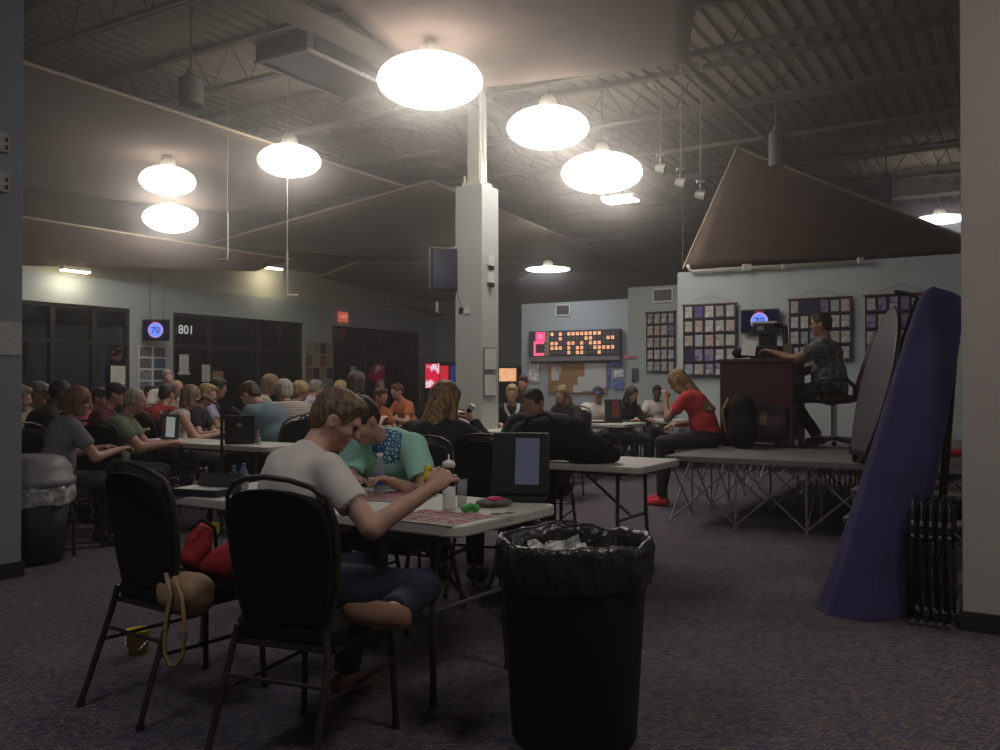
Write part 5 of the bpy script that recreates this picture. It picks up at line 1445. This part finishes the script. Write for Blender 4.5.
# ================================================================== THINGS ON THE TABLES
def on_t1(x, y, z=.741): return onz(x, y, z)
def bottle(x, y, lab, h=.20, r=.031, capc=(.75, .75, .75), labc=(.05, .14, .42), body=(.35, .38, .42), z=.741, grp=None, p=None):
    p = p if p is not None else on_t1(x, y, z)
    t = thing('water_bottle', lab, 'bottle', p, 0, grp)
    bm = bmesh.new(); lathe(bm, [(.001, 0), (r * .9, 0), (r, .01), (r, h * .6), (r * .96, h * .66), (r * .45, h * .86), (r * .40, h * .93), (.001, h * .93)], 20)
    obj('body', bm, mat('bottle_%d' % int(body[0] * 100), body, .15, noise=.1, alpha=.55), t, smooth=True)
    bm = bmesh.new(); lathe(bm, [(r * 1.02, h * .22), (r * 1.03, h * .23), (r * 1.03, h * .5), (r * 1.02, h * .51)], 20); obj('label_band', bm, mat('band_%d' % int(labc[2] * 100), labc, .5, noise=.2, nscale=30), t, smooth=True)
    bm = bmesh.new(); cyl(bm, (0, 0, h * .92), (0, 0, h), r * .48, seg=14); obj('bottle_cap', bm, mat('cap_%d' % int(capc[2] * 100), capc, .4, noise=.05), t)
    return t
bottle(380, 494, 'clear water bottle with a blue label beside the woman in white')
bottle(234, 489, 'small bottle with a dark teal cap left of the blue capped bottle', .12, .022, (.03, .12, .16), (.04, .05, .07), (.12, .14, .2), grp='capped dauber bottles')
bottle(244, 489, 'small bottle with a bright blue cap on the near table', .13, .024, (.02, .10, .5), (.25, .25, .28), (.2, .22, .3), grp='capped dauber bottles')
# rubber duck topped dauber
t = thing('duck_dauber', 'yellow duck shaped dauber topper with an orange base', 'toy', on_t1(428, 494))
SDF(.012).cap((0, 0, .085), (0, 0, .095), .024, .022).ell((0, 0, .125), (.020, .020, .020)).mesh('duck_body', .004, mat('duck_yellow', (.70, .55, .03), .4, noise=.05), t)
bm = bmesh.new(); cyl(bm, (.015, -.015, .124), (.027, -.027, .122), .007, .003, seg=8); obj('beak', bm, mat('duck_orange', (.7, .18, .02), .4, noise=.05), t)
bm = bmesh.new(); cyl(bm, (0, 0, 0), (0, 0, .07), .020, .022, seg=16); obj('bottle_base', bm, mat('dauber_orange', (.55, .16, .04), .4, noise=.05), t)
# white bottle under her hand
t = thing('dauber_bottle', 'white ink bottle standing in front of the raised hand', 'bottle', on_t1(449, 509))
bm = bmesh.new(); lathe(bm, [(.001, 0), (.026, 0), (.028, .01), (.028, .10), (.018, .115), (.018, .13), (.001, .13)], 20); obj('body', bm, M_white, t, smooth=True)
t = thing('dauber_bottle', 'clear tall cup beside the white ink bottle', 'bottle', on_t1(462, 506))
bm = bmesh.new(); lathe(bm, [(.001, 0), (.020, 0), (.024, .12), (.022, .12)], 20); obj('body', bm, mat('clear_cup', (.35, .36, .36), .2, noise=.05, alpha=.5), t, smooth=True)
# dauber in her raised hand
a, e, w = P1['arms'][1]
hw = P1['root'] + P1['RZ'] @ (w * P1['sc']); fdw = (P1['RZ'] @ (w - e)).normalized()
fdw = V(.72, .15, .68).normalized(); pnw = V(-.35, -.85, .35); pnw = (pnw - fdw * pnw.dot(fdw)).normalized()
t = thing('bingo_dauber', 'dark bingo dauber with a white cap in the raised hand', 'dauber', hw + fdw * .075 - pnw * .028 + V(0, 0, -.03))
bm = bmesh.new(); cyl(bm, (0, 0, 0), (0, 0, .07), .017, seg=16); obj('barrel', bm, mat('dauber_dark', (.03, .015, .012), .4, noise=.1), t)
bm = bmesh.new(); lathe(bm, [(.021, .066), (.024, .074), (.022, .086), (.008, .092), (.003, .094), (.003, .112), (.001, .112)], 16); obj('dauber_cap', bm, M_white, t, smooth=True)
a, e, w = P3['arms'][1]
hw = P3['root'] + P3['RZ'] @ (w * P3['sc']); fdw = (P3['RZ'] @ (w - e)).normalized()
t = thing('bingo_dauber', 'black and white dauber held by the long haired woman', 'dauber', hw + fdw * .08 + V(0, 0, -.01)); t.rotation_euler = (.3, .6, 0)
bm = bmesh.new(); cyl(bm, (0, 0, -.03), (0, 0, .045), .018, seg=14); obj('barrel', bm, M_blackp, t)
bm = bmesh.new(); cyl(bm, (0, 0, .045), (0, 0, .075), .020, seg=14); obj('dauber_cap', bm, M_white, t)
# bingo paper
def bingo_paper(x, y, w, h, rz, lab, cells=True, dz=0):
    p = on_t1(x, y)
    t = thing('bingo_paper', lab, 'bingo sheet', p + V(0, 0, dz), rz, 'bingo sheets on the near table')
    obj('sheet', box((0, 0, .001), (w, h, .0015)), mat('pale_sheet', (.50, .46, .44), .8, noise=.05), t)
    bm = bmesh.new()
    nx, ny = int(w / .09), int(h / .11)
    for i in range(nx):
        for j in range(ny):
            cx, cy = -w / 2 + w / nx * (i + .5), -h / 2 + h / ny * (j + .5)
            bx(bm, (cx, cy + h / ny * .38, .0025), (w / nx * .85, h / ny * .14, .001))
            for a in range(4): bx(bm, (cx - w / nx * .4 + w / nx * .27 * a, cy - .008, .0025), (.0022, h / ny * .66, .001))
            for a in range(4): bx(bm, (cx, cy - h / ny * .40 + h / ny * .2 * a, .0025), (w / nx * .8, .0022, .001))
            rn = random.Random(i * 7 + j)
            for a in range(5): bx(bm, (cx + rn.uniform(-.03, .03), cy + rn.uniform(-.04, .03), .003), (.012, .012, .001))
    obj('red_print', bm, mat('print_red', (.42, .08, .10), .7, noise=.1), t, label='red printed grids')
bingo_paper(437, 517, .36, .30, math.atan2(-T1_dir.y, -T1_dir.x), 'bingo sheet with red grids in front of the raised hand')
bingo_paper(395, 497, .30, .30, math.atan2(-T1_dir.y, -T1_dir.x) + .1, 'bingo sheet with red grids behind the elbow, by the water bottle', dz=.002)
# coloured trinkets
t = thing('dauber_toy', 'small bright green trinket on the near table end', 'trinket', on_t1(471, 512))
SDF(.01).ell((-.02, 0, .016), (.024, .022, .016)).ell((.018, .008, .018), (.022, .022, .018)).ell((.0, -.01, .030), (.014, .014, .012)).mesh('trinket_body', .004, mat('toy_green', (.06, .35, .05), .5, noise=.3, nscale=60), t)
t = thing('pink_pouch', 'grey pouch with a bright pink patch by the tablet', 'pouch', on_t1(494, 506), .3)
SDF(.01).ell((0, 0, .018), (.085, .05, .020)).mesh('pouch_body', .006, mat('pouch_grey', (.12, .11, .12), .7, noise=.3, nscale=40), t)
SDF(.01).ell((.0, -.015, .034), (.040, .028, .012)).mesh('pouch_patch', .005, mat('toy_pink', (.65, .03, .16), .5, noise=.1), t)
t = thing('eyeglasses', 'folded eyeglasses lying at the near table corner', 'glasses', on_t1(503, 516), .5)
bm = bmesh.new()
for s in (-1, 1): tube(bm, [(s * .032 + .024 * math.cos(a), .018 * math.sin(a), .012) for a in [2 * PI * k / 14 for k in range(14)]], .002, 6, closed=True)
cyl(bm, (-.008, 0, .012), (.008, 0, .012), .002, seg=6); cyl(bm, (-.056, 0, .012), (.03, .05, .004), .002, seg=6); cyl(bm, (.056, 0, .012), (-.02, .055, .004), .002, seg=6)
obj('spectacle_frame', bm, M_grey, t)
# upright tablet terminal
def terminal(p, rz, w, h, lab, scr=(.085, .09, .13), narrow=True, kind='tablet terminal'):
    t = thing('bingo_terminal', lab, kind, p, rz, None)
    R = Euler((-.22, 0, 0)).to_matrix()
    bm = bmesh.new(); bx(bm, (0, .03, h / 2 + .02), (w, .03, h), R); obj('terminal_case', bm, M_blackp, t, bevel=.008)
    sw = w * (.42 if narrow else .8)
    bm = bmesh.new(); bx(bm, (w * (.12 if narrow else 0), .03, h / 2 + .02), (sw, .002, h * .74), R)
    bmesh.ops.translate(bm, vec=R @ V(0, -.0165, .01), verts=bm.verts); obj('terminal_screen', bm, emit_mat('dim_screen_%d' % int(scr[2] * 100), scr, .5), t)
    bm = bmesh.new(); bx(bm, (0, 0, .012), (w * .9, .16, .022)); bx(bm, (0, .10, .09), (w * .3, .02, .16), Euler((.5, 0, 0)).to_matrix()); obj('stand', bm, M_blackp, t, bevel=.004)
    return t
tp = on_t1(520, 500); terminal(tp, math.radians(-8), .265, .29, 'upright black tablet terminal with a dim screen at the table end')
# laptop like device on the left of the near table
t = thing('laptop', 'black closed laptop case lying at the far left of the near table', 'laptop', on_t1(207, 494), math.radians(-20))
bm = bmesh.new(); bx(bm, (0, 0, .018), (.26, .20, .034)); obj('laptop_base', bm, M_blackp, t, bevel=.006)
bm = bmesh.new(); bx(bm, (0, .10, .05), (.26, .012, .09), Euler((-.5, 0, 0)).to_matrix()); obj('laptop_lid', bm, M_blackp, t, bevel=.004)
t = thing('tray', 'pale wooden tray behind the closed laptop on the near table', 'tray', on_t1(214, 484) + V(0, .0, 0), math.radians(-20))
bm = bmesh.new(); bx(bm, (0, 0, .008), (.20, .09, .014)); obj('tray_board', bm, mat('pale_wood', (.32, .27, .20), .6, noise=.15, nscale=10), t)
# black bags on table 2
def bags():
    t = thing('black_bag', 'big black duffel bag slumped on the second table', 'bag', (.37, 6.05, .741), YAW_A)
    SDF(.06).cap((-.22, 0, .14), (.12, .0, .16), .135, .15).ell((.25, .02, .10), (.16, .15, .10)).ell((-.05, -.02, .24), (.16, .11, .07)).mesh('bag_body', .012, M_black, t, noise=.008, nf=26, zcut=.002)
    bm = bmesh.new(); tube(bm, [(-.2, -.1, .22), (-.12, -.14, .30), (0, -.12, .33), (.10, -.13, .27), (.16, -.12, .18)], .012, 8); obj('handle', bm, M_black, t, smooth=True)
    t = thing('black_jacket', 'black jacket heaped on the right of the duffel bag', 'jacket', (.66, 5.98, .741), YAW_A + .2)
    SDF(.05).ell((0, 0, .06), (.17, .14, .07)).ell((-.08, .02, .11), (.11, .1, .07)).mesh('jacket_cloth', .012, M_black, t, noise=.010, nf=34, zcut=.002)
bags()
# table M things
def table_m():
    e = onz(242, 440, .741); 
    t = thing('laptop', 'open black laptop in front of the blue grey polo man', 'laptop', V3(-2.30, 7.78, .741), math.radians(10))
    bm = bmesh.new(); bx(bm, (0, -.0, .13), (.26, .014, .25), Euler((.12, 0, 0)).to_matrix()); obj('laptop_lid', bm, M_blackp, t, bevel=.004)
    bm = bmesh.new(); bx(bm, (0, .10, .01), (.26, .18, .02)); obj('laptop_base', bm, M_blackp, t, bevel=.004)
    bm = bmesh.new(); cyl(bm, (0, -.026, .17), (0, -.030, .17), .022, seg=14); obj('lid_badge', bm, M_grey, t)
    t = thing('bingo_terminal', 'tilted tablet terminal with a pale screen beside the green shirted man', 'tablet terminal', V3(-3.08, 8.22, .741), math.radians(35))
    R = Euler((-.25, .12, 0)).to_matrix()
    bm = bmesh.new(); bx(bm, (0, 0, .13), (.16, .02, .25), R); obj('terminal_case', bm, M_blackp, t, bevel=.004)
    bm = bmesh.new(); bx(bm, (0, -.012, .13), (.08, .004, .19), R); obj('terminal_screen', bm, emit_mat('screen_pale', (.30, .31, .30), .7), t)
    # black stand pole in front of that table
    p = px(222, 480, 7.4)
    t = thing('microphone_stand', 'thin black pole stand in front of the blue grey polo man', 'stand', (p.x, p.y, 0))
    bm = bmesh.new(); cyl(bm, (0, 0, .02), (0, 0, 1.02), .014, seg=8); obj('pole', bm, M_blackm, t)
    bm = bmesh.new(); tube(bm, [(0, 0, 1.0), (-.04, 0, 1.10), (-.14, 0, 1.16), (-.22, 0, 1.12)], .010, 8); obj('arm', bm, M_blackm, t, smooth=True)
    for k in range(3):
        a = 2 * PI * k / 3 + .4; bm = bmesh.new(); cyl(bm, (0, 0, .05), (.2 * math.cos(a), .2 * math.sin(a), .01), .010, seg=6); obj('leg', bm, M_blackm, t)
    bottle(252, 439, 'small clear bottle on the table before the polo man', .13, .02, (.6, .6, .6), (.3, .3, .35), (.3, .3, .3), p=V3(-2.12, 7.72, .741))
table_m()
# items at the far right table
terminal(V(1.55, 11.98, .741), math.radians(5), .24, .30, 'black tablet terminal standing before the capped man in white', (.12, .03, .03), kind='tablet terminal')
t = thing('tray', 'black tray of papers on the capped man table', 'tray', (1.25, 11.95, .741)); obj('tray_board', box((0, 0, .012), (.40, .24, .02)), M_blackp, t, bevel=.006); obj('paper_stack', box((0, 0, .027), (.30, .18, .012)), M_paper, t)
# red bag and cushion, tan handbag on the first chair
t = thing('red_bag', 'round red bag lying on the seat of the leftmost near chair', 'bag', (-1.08, 3.66, .475), .3)
SDF(.04).ell((.04, .0, .075), (.16, .13, .085)).ell((-.04, .03, .05), (.12, .12, .06)).mesh('bag_body', .009, M_red, t, noise=.004, nf=30, zcut=.002)
t = thing('red_jacket', 'red jacket stuffed against the back of the leftmost near chair', 'jacket', (-1.27, 3.66, .475), .3)
SDF(.03).cap((0, 0, .08), (.03, .03, .17), .06, .05).mesh('jacket_cloth', .009, M_red, t, noise=.006, nf=40, zcut=.002)
bm = bmesh.new(); tube(bm, [(-.02, -.05, .20), (.03, -.03, .24), (.08, .0, .2), (.09, 0, .1)], .008, 8); obj('strap', bm, M_black, t, smooth=True)
tan = mat('tan_canvas', (.32, .20, .11), .7, noise=.15, nscale=30, bump=.1)
p = px(186, 590, 3.40)
t = thing('handbag', 'tan canvas handbag with a long strap hanging beside the leftmost near chair', 'bag', (p.x, p.y, 0), -.4)
z0 = .385
SDF(.03).cap((-.07, .02, z0 + .09), (.05, .0, z0 + .10), .065, .07).ell((0, 0, z0 + .06), (.12, .055, .06)).mesh('bag_body', .008, tan, t, noise=.004, nf=30)
bm = bmesh.new()
pts = [(.0, -.06, z0 + .16), (.05, -.075, z0 + .10), (.07, -.08, z0), (.065, -.08, z0 - .12), (.04, -.08, z0 - .16), (0, -.08, z0 - .17), (-.03, -.08, z0 - .12), (-.02, -.08, z0), (0, -.075, z0 + .1), (-.04, -.06, z0 + .17)]
tube(bm, pts, .009, 6); obj('strap', bm, tan, t, smooth=True)
bm = bmesh.new(); bx(bm, (.068, -.082, z0 - .05), (.03, .008, .025)); obj('buckle', bm, M_chrome, t)
# yellow pail on the floor
p = onz(139, 652, 0.001)
t = thing('yellow_pail', 'little yellow pail with a wire handle on the floor under the leftmost near chair', 'pail', p)
bm = bmesh.new(); lathe(bm, [(.001, 0), (.043, 0), (.055, .11), (.058, .112), (.053, .112), (.041, .005), (.001, .005)], 24); obj('pail_body', bm, mat('pail_yellow', (.50, .36, .03), .5, noise=.1), t, smooth=True)
bm = bmesh.new(); tube(bm, [(-.056, 0, .10), (-.05, -.02, .05), (-.02, -.055, .03), (.03, -.055, .035), (.05, -.02, .06), (.056, 0, .10)], .0025, 6); obj('pail_handle', bm, M_chrome, t, smooth=True)
# yellow tag under the table edge
o = obj('sticky_note', box((0, 0, 0), (.05, .003, .05)), mat('note_yellow', (.5, .42, .05), .7, noise=.1)); o.location = px(216, 527, 4.03); o.rotation_euler = (0, 0, math.atan2(-T1_dir.y, -T1_dir.x)); tag(o, 'yellow note stuck under the left part of the near table edge', 'note')
# plastic bag on the floor
o = SDF(.03).ell((0, 0, .06), (.12, .10, .075)).cap((.02, 0, .1), (.06, 0, .2), .05, .02).mesh('plastic_bag', .012, M_wbag, None, noise=.008, nf=40, zcut=.002); o.location = onz(104, 522, 0.0)
tag(o, 'white plastic bag on the floor behind the leftmost near chair', 'bag')
o = SDF(.03).ell((0, 0, .15), (.17, .15, .16)).mesh('plastic_bag', .014, M_wbag, None, noise=.010, nf=34, zcut=.002); o.location = onz(626, 445, 0.0); o.location = (1.85, 12.6, 0)
tag(o, 'pale plastic bag under the small far table left of the stage', 'bag')

# ------------------------------------------------------------------ lettering becomes real mesh
bpy.context.view_layer.update()
_dg = bpy.context.evaluated_depsgraph_get()
for o in [o for o in COL.objects if o.type == 'FONT']:
    me = bpy.data.meshes.new_from_object(o.evaluated_get(_dg))
    n = bpy.data.objects.new('x', me); COL.objects.link(n)
    n.parent = o.parent; n.matrix_local = o.matrix_local.copy()
    nm = o.name; bpy.data.objects.remove(o); n.name = nm
